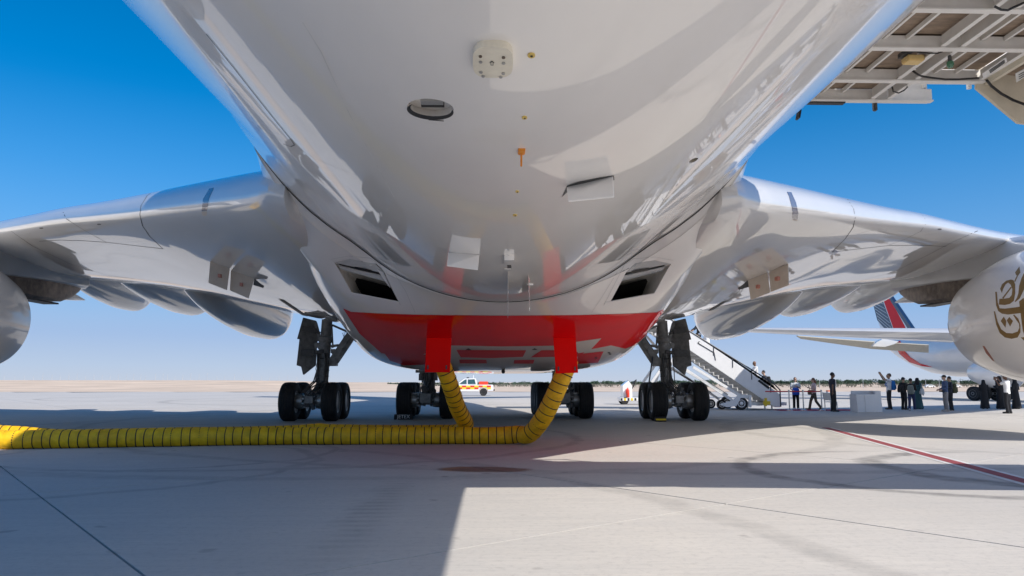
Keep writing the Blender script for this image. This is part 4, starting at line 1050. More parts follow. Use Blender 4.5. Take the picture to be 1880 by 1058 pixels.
for k in range(N):
    p = fl((k + .5) / N) + Vector((0, 0, .05)); w_ = abs(A1.x - A0.x) / N
    mb = MB(); mb.box((p.x, (YN + YF) / 2, p.z), (w_ * 1.1, YF - YN - .1, .05)); mb.box((p.x - w_ * .5, (YN + YF) / 2, p.z + abs(A1.z - A0.z) / N * .5), (.03, YF - YN - .1, abs(A1.z - A0.z) / N)); bsp('step', mb, 'tread')
mb = MB(); mb.box(((A1.x + 3.9) / 2, (YN + YF) / 2, A1.z), (A1.x - 3.9, YF - YN, .2)); bsp('top_platform', mb, 'stairwhite')
for Y in (YN + .2, YF - .2):
    d = Vector((0, Y - YN, 0))
    for a, b, wd in (((1242, 666), (1346, 735), .12), ((1274, 674), (1362, 727), .13), ((1198, 702), (1230, 656), .13), ((1222, 702), (1243, 640), .13), ((1204, 612), (1229, 640), .12), ((1252, 676), (1330, 722), .08)):
        mb = MB(); mb.bar(n_(*a) + d, n_(*b) + d, .12, wd); bsp('brace', mb, 'stairwhite')
mb = MB(); zc_ = n_(1370, 742).z
mb.box(((n_(1322, 0).x + n_(1418, 0).x) / 2, (YN + YF) / 2, zc_), (n_(1418, 742).x - n_(1322, 742).x, YF - YN - .5, .16)); mb.prism([n_(1322, 743), n_(1345, 736), n_(1356, 725), n_(1378, 725), n_(1378, 730), n_(1360, 731), n_(1352, 746), n_(1335, 748)], (0, .12, 0)); mb.bar(n_(1377, 726), n_(1377, 748), .12, .12); bsp('chassis', mb, 'stairwhite')
mb = MB(); mb.box(n_(1407, 740) - Vector((0, .05, 0)), (.35, .1, .18)); mb.bar(n_(1405, 731) - Vector((0, .05, 0)), n_(1405, 746) - Vector((0, .05, 0)), .1, .12); bsp('yellow_jack', mb, 'yellow', bevel=.01)
for x, y in ((1364, 727), (1408, 746), (1421, 748), (1376, 752)): 
    mb = MB(); mb.bar(Vector((n_(x, y).x, YN + .3, .45)), Vector((n_(x, y).x, YN + .3, 0)), .06, .06); mb.box((n_(x, y).x, YN + .3, .015), (.25, .25, .03)); bsp('jack_foot', mb, 'gearlight')
for Y in (YN + .15, YF - .15):
    for x in ((1362, 1336) if Y < 40 else (1362, 1330)):
        c = Vector((n_(x, 741).x, Y + (.9 if x != 1362 and Y < 40 else 0), .34 if x == 1362 else .26)); rr = .33 if x == 1362 else .25
        mb = MB(); mb.lathe([(-.1, rr * .6), (-.12, rr * .85), (-.08, rr), (.08, rr), (.12, rr * .85), (.1, rr * .6)], c, (0, 1, 0), 28); tw = bsp('tyre', mb, 'tyre')
        mb = MB(); mb.lathe([(-.13, .03), (-.11, rr * .25), (-.09, rr * .35), (-.11, rr * .6), (.11, rr * .6)], c, (0, 1, 0), 20); bsp('wheel_rim', mb, 'stairwhite')

# ------------------------------------------------------------------ ground service cart with extinguisher
P = atZ(1156, 743, 0); SC = thing('service_cart', 'white ground service cart with a red extinguisher beside the right wing gear', 'cart', P)
mb = MB(); mb.box((.45, .5, .32), (2.1, 1.2, .22)); mb.build('deck', M['carwhite'], SC, bevel=.03)
for k in range(5):
    mb = MB(); mb.box((-.52 + k * .22, -.115, .33), (.11, .02, .16)); mb.build('hazard_stripe', M['black'] if k % 2 == 0 else M['yellow'], SC)
mb = MB(); mb.prism([(-.42, .1, .43), (.2, .1, .43), (.2, .1, 1.18), (-.02, .1, 1.52), (-.42, .1, 1.2)], (0, .8, 0)); mb.build('bin', M['carwhite'], SC, bevel=.02)
ex = MB(); ex.lathe([(0, .09), (.02, .1), (.45, .1), (.52, .06), (.56, .03), (.62, .03)], (-.1, -.02, .45), (0, 0, 1), 14); ex.tube([(-.1, -.02, 1.02), (-.2, -.05, .98), (-.22, -.05, .7)], .02, 6); e_ = ex.build('extinguisher', M['carred'], SC)
mb = MB(); mb.tube([(.25, .4, 1.0), (.45, .3, 1.45)], .035, 8); mb.lathe([(0, .16), (.02, .19), (.05, .19), (.07, .16)], (.42, .28, 1.42), (-.7, 0, .7), 16); mb.build('steering_wheel', M['black'], SC)
mb = MB(); mb.lathe([(0, .12), (.12, .13), (.2, .07)], (.75, .2, .44), (0, 0, 1), 12); mb.build('beacon', M['barrelor'], SC)
for x, y in ((-.3, 0), (1.2, 0), (-.3, 1.0), (1.2, 1.0)):
    mb = MB(); mb.lathe([(-.08, .1), (-.09, .22), (.09, .22), (.08, .1)], (x, y, .22), (0, 1, 0), 18); mb.build('tyre', M['tyre'], SC)

# ------------------------------------------------------------------ chequered pickup
PK = thing('pickup_truck', 'white airfield pickup with red and yellow chequers, driving left far behind', 'pickup truck', (-2.45, 80.5, 0))
def prof_body(mb, pr, y0, y1): mb.prism([(x, y0, z) for x, z in pr], (0, y1 - y0, 0))
mb = MB()
prof_body(mb, [(-2.6, .5), (-2.62, .8), (-2.5, 1.05), (-1.25, 1.15), (2.55, 1.15), (2.6, .62), (2.5, .5), (2.02, .5), (1.95, .8), (1.7, .92), (1.4, .92), (1.15, .8), (1.05, .45), (-1.2, .45), (-1.3, .8), (-1.5, .92), (-1.85, .92), (-2.1, .8), (-2.2, .5)], -.92, .92); body = mb.build('body', M['carwhite'], PK, bevel=.03)
mb = MB(); prof_body(mb, [(-1.35, 1.15), (-.45, 1.78), (.75, 1.82), (.92, 1.16)], -.8, .8); cab = mb.build('cab', M['carwhite'], PK, bevel=.04)
for pr in ([(-1.0, 1.22), (-.38, 1.68), (-.2, 1.70), (-.2, 1.22)], [(-.08, 1.22), (-.08, 1.70), (.62, 1.72), (.74, 1.22)]):
    for y in (-.815, .805): mb = MB(); prof_body(mb, pr, y, y + .01); mb.build('window', M['carglass'], cab)
mb = MB(); mb.prism([(-1.28, -.7, 1.22), (-.5, -.66, 1.76), (-.5, .66, 1.76), (-1.28, .7, 1.22)], (-.012, 0, .012)); mb.build('windscreen', M['carglass'], cab)
for k in range(11):
    for j in range(2):
        x = -2.4 + k * .43
        if j == 0 and (x + .2 < -1.1 and x > -2.3 or 1.0 < x + .2 < 2.1): zz = .93
        else: zz = .76 + j * .19
        if j == 0 and zz > .9: continue
        mb = MB(); mb.box((x + .215, -.926, .98 if j else .78), (.425, .01, .19)); mb.build('chequer', M['carred'] if (k + j) % 2 else M['caryellow'], body)
mb = MB(); mb.box((1.55, 0, 1.32), (.95, 1.2, .34)); mb.build('equipment_box', M['carred'], PK, bevel=.03)
mb = MB(); mb.box((-.1, 0, 1.88), (.25, 1.1, .1)); mb.build('light_bar', M['rail'], PK, bevel=.02)
mb = MB(); mb.bar((.5, 0, 1.82), (.5, 0, 2.15), .06, .06); mb.build('antenna', M['carwhite'], PK)
mb = MB(); mb.box((2.66, 0, .6), (.12, 1.7, .16)); mb.build('bumper', M['black'], PK)
for x in (-1.68, 1.55):
    for y in (-.8, .8):
        mb = MB(); mb.lathe([(-.12, .24), (-.13, .36), (-.09, .39), (.09, .39), (.13, .36), (.12, .24)], (x, y, .39), (0, 1, 0), 24); wq = mb.build('wheel', M['tyre'], PK)
        mb = MB(); mb.lathe([(-.11, .04), (-.1, .22), (-.125, .25), (.125, .25), (.1, .22), (.11, .04)], (x, y, .39), (0, 1, 0), 16); mb.build('rim', M['rim'], wq)

# ------------------------------------------------------------------ carpet, rope barrier, chair, barrel, podium
a, b = atZ(1408, 752, 0), atZ(1582, 756, 0)
mb = MB(); mb.box(((a.x + b.x + .6) / 2, 38.6, .009), (b.x - a.x + .6, 1.6, .018)); o = mb.build('red_carpet', M['carpet']); tag(o, 'red carpet laid on the concrete from the stairs to the white counter', 'carpet')
posts = []
for px, py in ((1449, 755), (1475, 753), (1509, 754)):
    P = atZ(px, py, 0); P.y = 38.0; P.x = (px - 900) / 1393 * 38.0 - .2
    posts.append(P)
for k, P in enumerate(posts):
    t = thing('stanchion', ('steel rope post nearest the foot of the boarding stairs', 'steel rope post in the middle of the red belt', 'steel rope post beside the white chair')[k], 'rope post', P, 0, 'rope posts along the carpet')
    mb = MB(); mb.lathe([(0, .17), (.02, .165), (.035, .05), (.05, .032), (.92, .032), (.93, .045), (1.0, .045), (1.01, .03)], (0, 0, .02), (0, 0, 1), 16); mb.build('post', M['chrome'], t)
for k, (p, q) in enumerate(((posts[0] + Vector((-1.25, 0, 0)), posts[0]), (posts[0], posts[1]), (posts[1], posts[2]))):
    mb = MB(); mb.bar(p + Vector((.05, 0, .95)), q + Vector((-.05, 0, .95)), .006, .055); o = mb.build('barrier_belt', M['belt'])
    tag(o, ('short red belt from the stairs to the first rope post', 'red belt between the first and second rope posts', 'red belt between the second and third rope posts')[k], 'belt', 'red belts of the rope barrier')
P = atZ(1527, 757, 0); ch = thing('chair', 'white garden chair standing left of the person in black', 'chair', ((1526 - 900) / 1393 * 37.4 - .2, 37.4, 0), R(20))
mb = MB(); mb.box((0, 0, .45), (.42, .44, .035)); mb.build('seat', M['placard'], ch, bevel=.006)
for x in (-.19, .19):
    for y in (-.2, .2): mb = MB(); mb.bar((x, y, 0), (x, y, .44), .035, .035); mb.build('leg', M['placard'], ch)
mb = MB(); mb.bar((-.19, .2, .44), (-.24, .26, .92), .035, .035); mb.bar((-.19, -.2, .44), (-.24, -.26, .92), .035, .035); mb.prism([(-.2, -.2, .52), (-.2, .2, .52), (-.24, .22, .9), (-.24, -.22, .9)], (.02, 0, 0)); mb.build('backrest', M['placard'], ch)
P = atZ(1521, 729.5, 0); bl = thing('traffic_barrel', 'orange and white traffic barrel far behind the person in black', 'traffic barrel', (P.x, P.y, 0)); bl.scale = (.46, .46, .46)
for k in range(5): mb = MB(); mb.lathe([(0, .5 - .02 * k), (.28, .49 - .02 * k)], (0, 0, .02 + k * .28), (0, 0, 1), 20); mb.build('band', M['barrelor'] if k % 2 == 0 else M['placard'], bl)
P = atZ(1599, 757, 0); YP = P.y
pd_ = thing('reception_counter', 'white reception counter standing alone on the apron', 'counter', (P.x, YP, 0))
q = lambda x, y, dy=0: atY(x, y, YP + dy) - pd_.location
wx = lambda px: (px - 900) / 1393 * YP - .2 - P.x
mb = MB(); mb.prism([(wx(1576), 0, 0), (wx(1622), 0, 0), (wx(1620), 0, 1.0), (wx(1610), 0, 1.0), (wx(1610), 0, .84), (wx(1574), 0, .84)], (0, .06, 0)); mb.build('front_panel', M['podium'], pd_, bevel=.006)
for a_, b_, h in ((1576, 1578, .84), (1619.5, 1621.5, 1.0)): mb = MB(); mb.box(((wx(a_) + wx(b_)) / 2, .42, h / 2), (.05, .72, h)); mb.build('side_panel', M['podium'], pd_)
mb = MB(); mb.box(((wx(1576) + wx(1610)) / 2, .35, .83), (wx(1608) - wx(1578), .55, .03)); mb.build('counter_top', M['podium'], pd_)
mb = MB(); mb.box(((wx(1579) + wx(1620)) / 2, .78, .5), (wx(1620) - wx(1579), .05, 1.0)); mb.build('back_panel', M['podium'], pd_)
mb = MB(); mb.box((wx(1590), -.004, .42), (.012, .008, .8)); mb.build('panel_joint', M['grey'], pd_)
# ------------------------------------------------------------------ second airliner parked behind, tail towards us
OA = thing('parked_airliner', 'smaller white airliner with navy striped and red tail parked beyond the right engine', 'airplane', (41.5, 61, 0))
def oap(name, mb, m, parent=None, **k):
    o = mb.build(name, M[m] if isinstance(m, str) else m, parent or OA, **k)
    if parent is None: o.matrix_parent_inverse = Matrix.Translation(-OA.location)
    return o
T0 = Vector((41.4, 79.5, 0)); DN = Vector((.03, -1, 0)).normalized(); DS = Vector((-DN.y, DN.x, 0)); DS = DS if DS.x < 0 else -DS     # DS: towards the left
rows = []
for s_, r_, zc_ in ((0, .12, 5.75), (.5, .35, 5.65), (2, .75, 5.35), (4, 1.2, 4.95), (6.5, 1.6, 4.5), (9, 1.85, 4.15), (12, 1.98, 3.95), (15, 2.0, 3.9), (20, 2.0, 3.9), (26, 2.0, 3.9), (31, 1.95, 3.85), (34, 1.6, 3.6), (36, 1.0, 3.35), (37, .3, 3.2)):
    c = T0 + DN * s_; rows.append([c + DS * r_ * math.cos(a) + Vector((0, 0, zc_ + r_ * 1.03 * math.sin(a))) for a in (2 * math.pi * j / 48 for j in range(48))])
of = MB(); of.loft(rows, closed=True, caps=True); OB = of.bvh(); ofo = oap('fuselage', of, 'white', ang=60)
oap('red_cheatline', decal([(1641, 629), (1653, 626), (1660, 643), (1672, 656), (1690, 667.5), (1713, 674), (1692, 672), (1670, 665), (1652, 650)], OB, .04, 4), 'red', ofo)
def fz(s_, z): return T0 + DN * s_ + Vector((0, 0, z))
def finp(poly, th, name, m, par=None):
    mb = MB(); mb.prism([fz(a, b) - DS * th / 2 for a, b in poly], DS * th); return oap(name, mb, m, par)
fin = finp([(.6, 5.9), (-2.3, 12.4), (-.4, 12.4), (5.4, 6.6), (8.2, 5.9)], .32, 'tail_fin', 'white')
finp([(-.45, 8.0), (-1.7, 11.6), (.0, 11.6), (2.7, 6.4), (2.0, 6.2)], .34, 'navy_panel', 'navy', fin)
for k in range(9):
    u = k / 9; a = (-.3 - 1.2 * u, 8.1 + 3.3 * u); b = (2.4 - 2.1 * u, 6.5 + 4.6 * u); finp([a, (a[0], a[1] + .07), (b[0], b[1] + .04), b], .36, 'white_stripe', 'placard', fin)
finp([(.3, 11.4), (1.2, 11.4), (4.6, 7.0), (5.0, 6.3), (2.9, 6.2)], .345, 'red_band', 'red', fin)
finp([(.0, 12.4), (.25, 12.4), (5.9, 6.6), (8.0, 6.0), (7.2, 6.0), (5.3, 6.5)], .36, 'leading_edge', 'navy', fin)
rows = []
LEr, LEt = atY(1790, 612, 57.5), atY(1279, 602.5, 69)
for k in range(14):
    u = k / 13; le = LEr.lerp(LEt, u); ch = 6.6 * (1 - u) + 1.5 * u; tk = .95 * (1 - u) + .16 * u
    bk = (-DN + DS * .0).normalized()
    rows.append([le, le + bk * ch * .12 + Vector((0, 0, tk * .45)), le + bk * ch * .4 + Vector((0, 0, tk * .5)), le + bk * ch + Vector((0, 0, -.18 * (1 - u))), le + bk * ch * .45 - Vector((0, 0, tk * .6)), le + bk * ch * .12 - Vector((0, 0, tk * .45))])
mb = MB(); mb.loft(rows, closed=True, caps=True); owg = oap('wing', mb, 'wing', ang=50)
mb = MB(); mb.prism([atY(1462, 617.5, 67.5), atY(1520, 622, 67.3), atY(1600, 628, 67), atY(1705, 634, 66.5), atY(1705, 648, 67.5), atY(1600, 641, 68), atY(1470, 622.5, 68.5)], (0, 0, .06)); oap('flap', mb, 'cream', owg)
mb = MB(); mb.prism([atY(1622, 622, 66.4), atY(1650, 627, 66.4), atY(1642, 632, 66.4), atY(1625, 637, 66.4), atY(1602, 636, 66.4), atY(1610, 628, 66.4)], (0, .5, 0)); oap('flap_track_fairing', mb, 'wing', owg)
c = atY(1826, 684, 57.0); rows = []
mb = MB(); mb.lathe([(-2.2, .7), (-1.2, 1.0), (0, 1.22), (1.2, 1.25), (1.9, 1.15), (2.0, 1.02), (1.6, .98), (.8, .95)], c, DN, 40, cap=False); oap('engine_nacelle', mb, 'white', owg, ang=60)
mb = MB(); mb.bar(c + Vector((0, 1.0, 1.0)), c + Vector((0, 3.5, 2.0)), .4, 1.0); oap('pylon', mb, 'white', owg)
for px in (1796, 1814, 1838, 1856):
    P = atZ(px, 736.5, 0); P.y = 57.8; P.x = (px - 900) / 1393 * 57.8 - .2
    mb = MB(); mb.lathe([(-.2, .26), (-.22, .48), (-.15, .55), (.15, .55), (.22, .48), (.2, .26)], (P.x, P.y, .55), DS + DN * .4, 26); oap('tyre', mb, 'tyre')
    mb = MB(); mb.lathe([(.16, .03), (.21, .1), (.15, .22), (.215, .30), (.1, .31)], (P.x, P.y, .55), (DS + DN * .4) if True else DS, 20); oap('wheel_rim', mb, 'rim')
mb = MB(); q_ = (1822 - 900) / 1393 * 57.8
mb.cyl((q_, 58, .5), (q_ + .3, 58.4, 3.4), .16, 12); mb.bar((q_ - 1.2, 57.9, .55), (q_ + 1.4, 57.9, .55), .2, .2); oap('landing_gear', mb, 'gear')

# ------------------------------------------------------------------ people
SK = {'tan': mat('skin_tan', (.42, .25, .16), .55), 'brown': mat('skin_brown', (.20, .105, .065), .55), 'light': mat('skin_light', (.60, .38, .28), .55)}
HAIR = {'black': mat('hair_black', (.012, .01, .01), .5), 'brown': mat('hair_brown', (.09, .05, .03), .5), 'red': mat('hair_auburn', (.16, .06, .03), .5)}
CL = {}
def cloth(n, c): 
    if n not in CL: CL[n] = mat('cloth_' + n, c, .85, var=.12, scale=9)
    return CL[n]
eye_me = None
def remesh(o, v, sm=2):
    md = o.modifiers.new('solid', 'REMESH'); md.mode = 'VOXEL'; md.voxel_size = v; md.use_smooth_shade = True
    if sm: s2 = o.modifiers.new('smooth', 'SMOOTH'); s2.iterations = sm; s2.factor = .5
    return o
ARMS = {'down': ((.05, -.02, -.29), (.07, .06, -.54)), 'bent': ((.06, -.02, -.28), (-.02, .22, -.20)), 'phone': ((.03, .22, -.14), (-.07, .40, .12)), 'up': ((.02, .20, .03), (-.05, .36, .30)),
        'hold': ((.07, .02, -.28), (.0, .24, -.36)), 'hip': ((.16, -.06, -.26), (.03, .06, -.46)), 'chest': ((.07, .04, -.26), (-.16, .20, -.12)), 'back': ((.05, -.10, -.27), (.06, -.12, -.53)), 'rail': ((.05, .18, -.22), (.06, .38, -.34))}
def person(label, px, pyf, hpx, face, arms=('down', 'down'), legs='stand', skin='tan', hair='black', top=('white', (.75, .75, .76)), bottom=('black', (.02, .02, .022)), head=None, shoes=(.03, .03, .03), sleeves='short', style='suit', Y=None, z0=0.0, lean=0.0, tilt=0.0, group=None):
    P = atZ(px, pyf, 0) if Y is None else atY(px, pyf, Y)
    if Y is not None: z0 = P.z
    h = hpx / 1393 * P.y; s = h / 1.76
    root = thing('person', label, 'person', (P.x, P.y, z0), R(face), group or 'people around the boarding stairs')
    J = lambda x, y, z: Vector((x * s, (y + lean * max(0, z - .9)) * s, z * s))
    sh = {}; b = MB(); tb = lambda mb, pts, rs, n=10: mb.tube(pts, [r * s for r in rs], n)
    # legs
    LG = {}
    for sd in (-1, 1):
        if legs == 'stand': kn, an, to = (sd * .10, .02, .50), (sd * .105, -.02, .09), (sd * .125, .17, .04)
        elif legs == 'step': kn, an, to = ((sd * .10, .26, .66), (sd * .10, .22, .26), (sd * .10, .40, .22)) if sd > 0 else ((sd * .10, .0, .50), (sd * .10, -.12, .10), (sd * .10, .06, .04))
        else: kn, an, to = ((sd * .10, .17, .50), (sd * .10, .26, .09), (sd * .10, .45, .07)) if sd > 0 else ((sd * .10, -.06, .49), (sd * .10, -.33, .13), (sd * .10, -.20, .03))
        LG[sd] = (J(sd * .09, 0, .93), J(*kn), J(*an), J(*to))
        tb(b, LG[sd][:3], (.085, .058, .042)); tb(b, (LG[sd][2] + J(0, -.05, -.045) - J(0, 0, 0), LG[sd][3]), (.045, .036)); b.ball(LG[sd][1], .058 * s)
    # torso, neck, head
    def loft(mb, prof, n=18):
        rows = [[J(cx + rx * math.cos(a), cy + ry * math.sin(a), z) for a in (2 * math.pi * j / n for j in range(n))] for z, cx, cy, rx, ry in prof]
        mb.loft(rows, closed=True, caps=True)
    loft(b, [(.84, 0, 0, .10, .08), (.92, 0, 0, .155, .105), (1.05, 0, .0, .138, .095), (1.2, 0, .0, .15, .105), (1.35, 0, .0, .175, .11), (1.43, 0, -.005, .15, .085), (1.48, 0, -.01, .07, .06)])
    HC = J(0, .025 - tilt * .06, 1.645 - abs(tilt) * .03); tb(b, (J(0, -.01, 1.42), J(0, .0, 1.52), HC + Vector((0, -.02, -.03)) * s), (.062, .057, .055))
    fd = Vector((0, math.cos(tilt), math.sin(tilt))); up = Vector((0, -math.sin(tilt), math.cos(tilt)))
    hp = lambda x, y, z: HC + (Vector((1, 0, 0)) * x + fd * y + up * z) * s
    b.ball(HC + up * .02 * s, .098 * s, 14, sc=(.80, .98, 1.12)); b.ball(hp(0, .03, -.055), .066 * s, 10, sc=(.9, 1, 1)); b.tube([hp(0, .085, .02), hp(0, .115, -.018), hp(0, .085, -.03)], [.012 * s, .016 * s, .012 * s], 6)
    for sd in (-1, 1): b.ball(hp(sd * .082, -.005, -.005), .024 * s, 8, sc=(.5, .8, 1.2))
    # arms and hands
    AR = {}
    for sd, a in ((-1, arms[0]), (1, arms[1])):
        S0 = J(sd * .185, -.005, 1.415); e, w_ = ARMS[a]; E_ = S0 + J(sd * e[0], e[1], e[2]) - J(0, 0, 0) ; W_ = S0 + J(sd * w_[0], w_[1], w_[2]) - J(0, 0, 0)
        AR[sd] = (S0, E_, W_); tb(b, (S0, E_, W_), (.052, .041, .029)); b.ball(S0, .056 * s)
        d = (W_ - E_).normalized(); sid = d.cross(Vector((sd, .3, 0))).normalized(); nrm = d.cross(sid)
        pe = W_ + d * .085 * s; b.tube([W_, W_ + d * .045 * s, pe], [.028 * s, .036 * s, .034 * s], 8)
        for k, L in enumerate((.062, .075, .07, .055)):
            o_ = pe + sid * (k - 1.5) * .02 * s - d * .008 * s; c1_ = o_ + (d + nrm * .15).normalized() * L * .55 * s; b.tube([o_, c1_, c1_ + (d + nrm * .7).normalized() * L * .5 * s], [.0105 * s, .0095 * s, .008 * s], 6)
        t0 = W_ + d * .03 * s + sid * -.028 * s; t1 = t0 + (d * .6 - sid * .8).normalized() * .035 * s; b.tube([t0, t1, t1 + (d - sid * .2).normalized() * .03 * s], [.013 * s, .011 * s, .009 * s], 6)
    bo = b.build('body', SK[skin], root); remesh(bo, .0125 * s, 1)
    for sd in (-1, 1):
        m_ = MB(); m_.ball(hp(sd * .034, .080, .018), .012 * s, 8); m_.build('eye', M['black'], bo)
    m_ = MB(); m_.tube([hp(-.025, .088, -.058), hp(0, .096, -.058), hp(.025, .088, -.058)], .006 * s, 6); m_.build('mouth', M['redmark'], bo)
    # clothes
    tm = cloth(*top); bm_ = cloth(*bottom)
    if style == 'suit':
        t = MB(); loft(t, [(.88, 0, 0, .172, .122), (.97, 0, 0, .165, .117), (1.08, 0, 0, .155, .113), (1.2, 0, 0, .168, .122), (1.35, 0, 0, .195, .127), (1.44, 0, -.005, .165, .10), (1.49, 0, -.01, .075, .07)])
        for sd in (-1, 1):
            S0, E_, W_ = AR[sd]
            if sleeves == 'short': t.tube([S0, S0.lerp(E_, .72)], [.068 * s, .064 * s], 12)
            else: t.tube([S0, E_, E_.lerp(W_, .92)], [.068 * s, .056 * s, .043 * s], 12)
            t.ball(S0, .07 * s)
        remesh(t.build('shirt', tm, root), .016 * s)
        l = MB(); loft(l, [(.80, 0, 0, .13, .10), (.90, 0, 0, .168, .118), (1.0, 0, 0, .155, .108)])
        for sd in (-1, 1): l.tube([LG[sd][0], LG[sd][1], LG[sd][2] + J(0, 0, -.03) - J(0, 0, 0)], [.10 * s, .078 * s, .072 * s], 12)
        remesh(l.build('trousers', bm_, root), .016 * s)
    else:   # ankle length robe
        t = MB(); n = 28
        prof = [(.04, .27, .25), (.2, .25, .225), (.5, .215, .185), (.8, .195, .155), (1.0, .178, .135), (1.2, .178, .13), (1.36, .20, .13), (1.44, .17, .10), (1.49, .08, .075)]
        rows = [[J(rx * math.cos(a) * (1 + .07 * math.sin(7 * a + z * 2) * max(0, 1 - z)), ry * math.sin(a) * (1 + .07 * math.sin(6 * a) * max(0, 1 - z)), z) for a in (2 * math.pi * j / n for j in range(n))] for z, rx, ry in prof]
        t.loft(rows, closed=True, caps=True)
        for sd in (-1, 1):
            S0, E_, W_ = AR[sd]; t.tube([S0, E_, E_.lerp(W_, .9)], [.075 * s, .07 * s, .07 * s], 12); t.ball(S0, .076 * s)
        remesh(t.build('robe', tm, root), .018 * s)
    sm_ = mat('shoe_leather', shoes, .5) if tuple(shoes) not in SHOE else SHOE[tuple(shoes)]; SHOE[tuple(shoes)] = sm_
    for sd in (-1, 1):
        m_ = MB(); a0 = LG[sd][2]; m_.tube([a0 + J(0, -.07, -.045) - J(0, 0, 0), a0 + J(0, .03, -.035) - J(0, 0, 0), LG[sd][3] + J(0, .02, -.005) - J(0, 0, 0)], [.046 * s, .052 * s, .036 * s], 10); m_.build('shoe', sm_, root)
    # hair and headwear
    if hair and head not in ('ghutra', 'hijab'):
        m_ = MB(); k = 9; n = 16; rows = []
        for i in range(k):
            ph = 1.75 * i / (k - 1) + .02
            rows.append([hp(.089 * math.sin(ph) * math.cos(a), -.014 + .108 * math.sin(ph) * math.sin(a) * (1 if math.sin(a) < 0 else .86), .022 + .122 * math.cos(ph) + (0.045 * max(0, math.sin(a)) if i > 5 else 0)) for a in (2 * math.pi * j / n for j in range(n))])
        m_.loft(rows, closed=True, caps=True); ho = m_.build('hair', HAIR[hair], root)
        if head == 'long': m2 = MB(); m2.tube([hp(0, -.06, .02), hp(0, -.10, -.06), hp(.01, -.105, -.17), hp(.01, -.10, -.25)], [.07 * s, .075 * s, .06 * s, .03 * s], 10); m2.build('long_hair', HAIR[hair], root)
    if head and head.startswith('cap'):
        m_ = MB(); cm = cloth('cap_dark', (.02, .02, .025))
        rows = [[hp(.094 * math.sin(ph) * math.cos(a), -.01 + .112 * math.sin(ph) * math.sin(a), .04 + .10 * math.cos(ph)) for a in (2 * math.pi * j / 16 for j in range(16))] for ph in (.05, .4, .8, 1.2, 1.55)]
        m_.loft(rows, closed=True, caps=True); m_.prism([hp(-.07, .07, .045), hp(-.05, .16, .035), hp(.05, .16, .035), hp(.07, .07, .045)], up * .012 * s); m_.build('cap', cm, root)
    if head in ('ghutra', 'hijab'):
        cm = tm if head == 'ghutra' else cloth('black_veil', (.014, .014, .017)); m_ = MB()
        rows = []
        for z, rx, y0, y1 in ((.135, .02, -.03, .02), (.12, .07, -.08, .06), (.07, .098, -.115, .088), (.0, .105, -.125, .06), (-.06, .112, -.13, .07), (-.12, .13, -.14, .10), (-.22, .19, -.15, .12), (-.36, .20, -.155, .10)):
            rows.append([hp(rx * math.cos(a), (y0 + y1) / 2 + (y1 - y0) / 2 * math.sin(a) - (.055 if (-.08 < z < .06 and math.sin(a) > .6) else 0), z) for a in (2 * math.pi * j / 20 for j in range(20))])
        m_.loft(rows, closed=True, caps=True); m_.build('headcloth', cm, root)
        if head == 'ghutra':
            m_ = MB(); m_.tube([hp(.097 * math.cos(a), -.015 + .105 * math.sin(a), .085) for a in (2 * math.pi * j / 16 for j in range(17))], .013 * s, 6); m_.build('head_rope', M['black'], root)
    if head == 'glasses':
        m_ = MB(); m_.prism([hp(-.06, .092, .006), hp(.06, .092, .006), hp(.06, .092, .034), hp(-.06, .092, .034)], fd * .012 * s); m_.build('sunglasses', M['black'], root)
    HANDS[root.name] = root.location + root.rotation_euler.to_matrix() @ ((AR[-1][2] + AR[1][2]) / 2 + ((AR[1][2] - AR[1][1]).normalized() * .11 * s))
    return root, J, s
SHOE = {}; HANDS = {}
def phone(label, who):
    root, J, s = who; t = thing('phone', label, 'phone', HANDS[root.name], root.rotation_euler.z, 'phones held up to photograph')
    mb = MB(); mb.box((0, .02, 0), (.15, .012, .08)); mb.build('phone_body', M['black'], t, bevel=.004)
def bag(label, who, loc, size, m, cat='backpack', strap=True):
    root, J, s = who; mw = Matrix.Translation(root.location) @ root.rotation_euler.to_matrix().to_4x4()
    p = mw @ J(*loc); t = thing('backpack' if cat == 'backpack' else 'shoulder_bag', label, cat, p, root.rotation_euler.z, 'bags carried by visitors')
    sx, sy, sz = (k * s for k in size)
    mb = MB(); rows = []
    for z, k in ((-.5, .78), (-.46, .95), (-.2, 1.0), (.2, .97), (.42, .8), (.5, .5)):
        rows.append([Vector((sx / 2 * k * math.copysign(abs(math.cos(a)) ** .5, math.cos(a)), sy / 2 * k * math.copysign(abs(math.sin(a)) ** .5, math.sin(a)), sz * z)) for a in (2 * math.pi * j / 16 for j in range(16))])
    mb.loft(rows, closed=True, caps=True); mb.build('bag_body', m, t)
    mb = MB(); mb.box((0, -sy * .5, -sz * .16), (sx * .7, sy * .3, sz * .45)); mb.build('front_pocket', m, t, bevel=.01)
    if strap:
        if cat == 'backpack':
            for sd in (-1, 1): mb = MB(); mb.tube([Vector((sd * sx * .3, sy * .45, sz * .4)), Vector((sd * sx * .34, sy * .5 + .14 * s, sz * .5)), Vector((sd * sx * .36, sy * .5 + .24 * s, sz * .1)), Vector((sd * sx * .3, sy * .5 + .12 * s, -sz * .4))], .016 * s, 6); mb.build('strap', m, t)
        else: mb = MB(); mb.tube([Vector((0, -sy * .2, sz * .5)), Vector((-.02 * s, 0, sz * .5 + .28 * s)), Vector((.0, sy * .2, sz * .5))], .014 * s, 6); mb.build('strap', m, t)
    return t
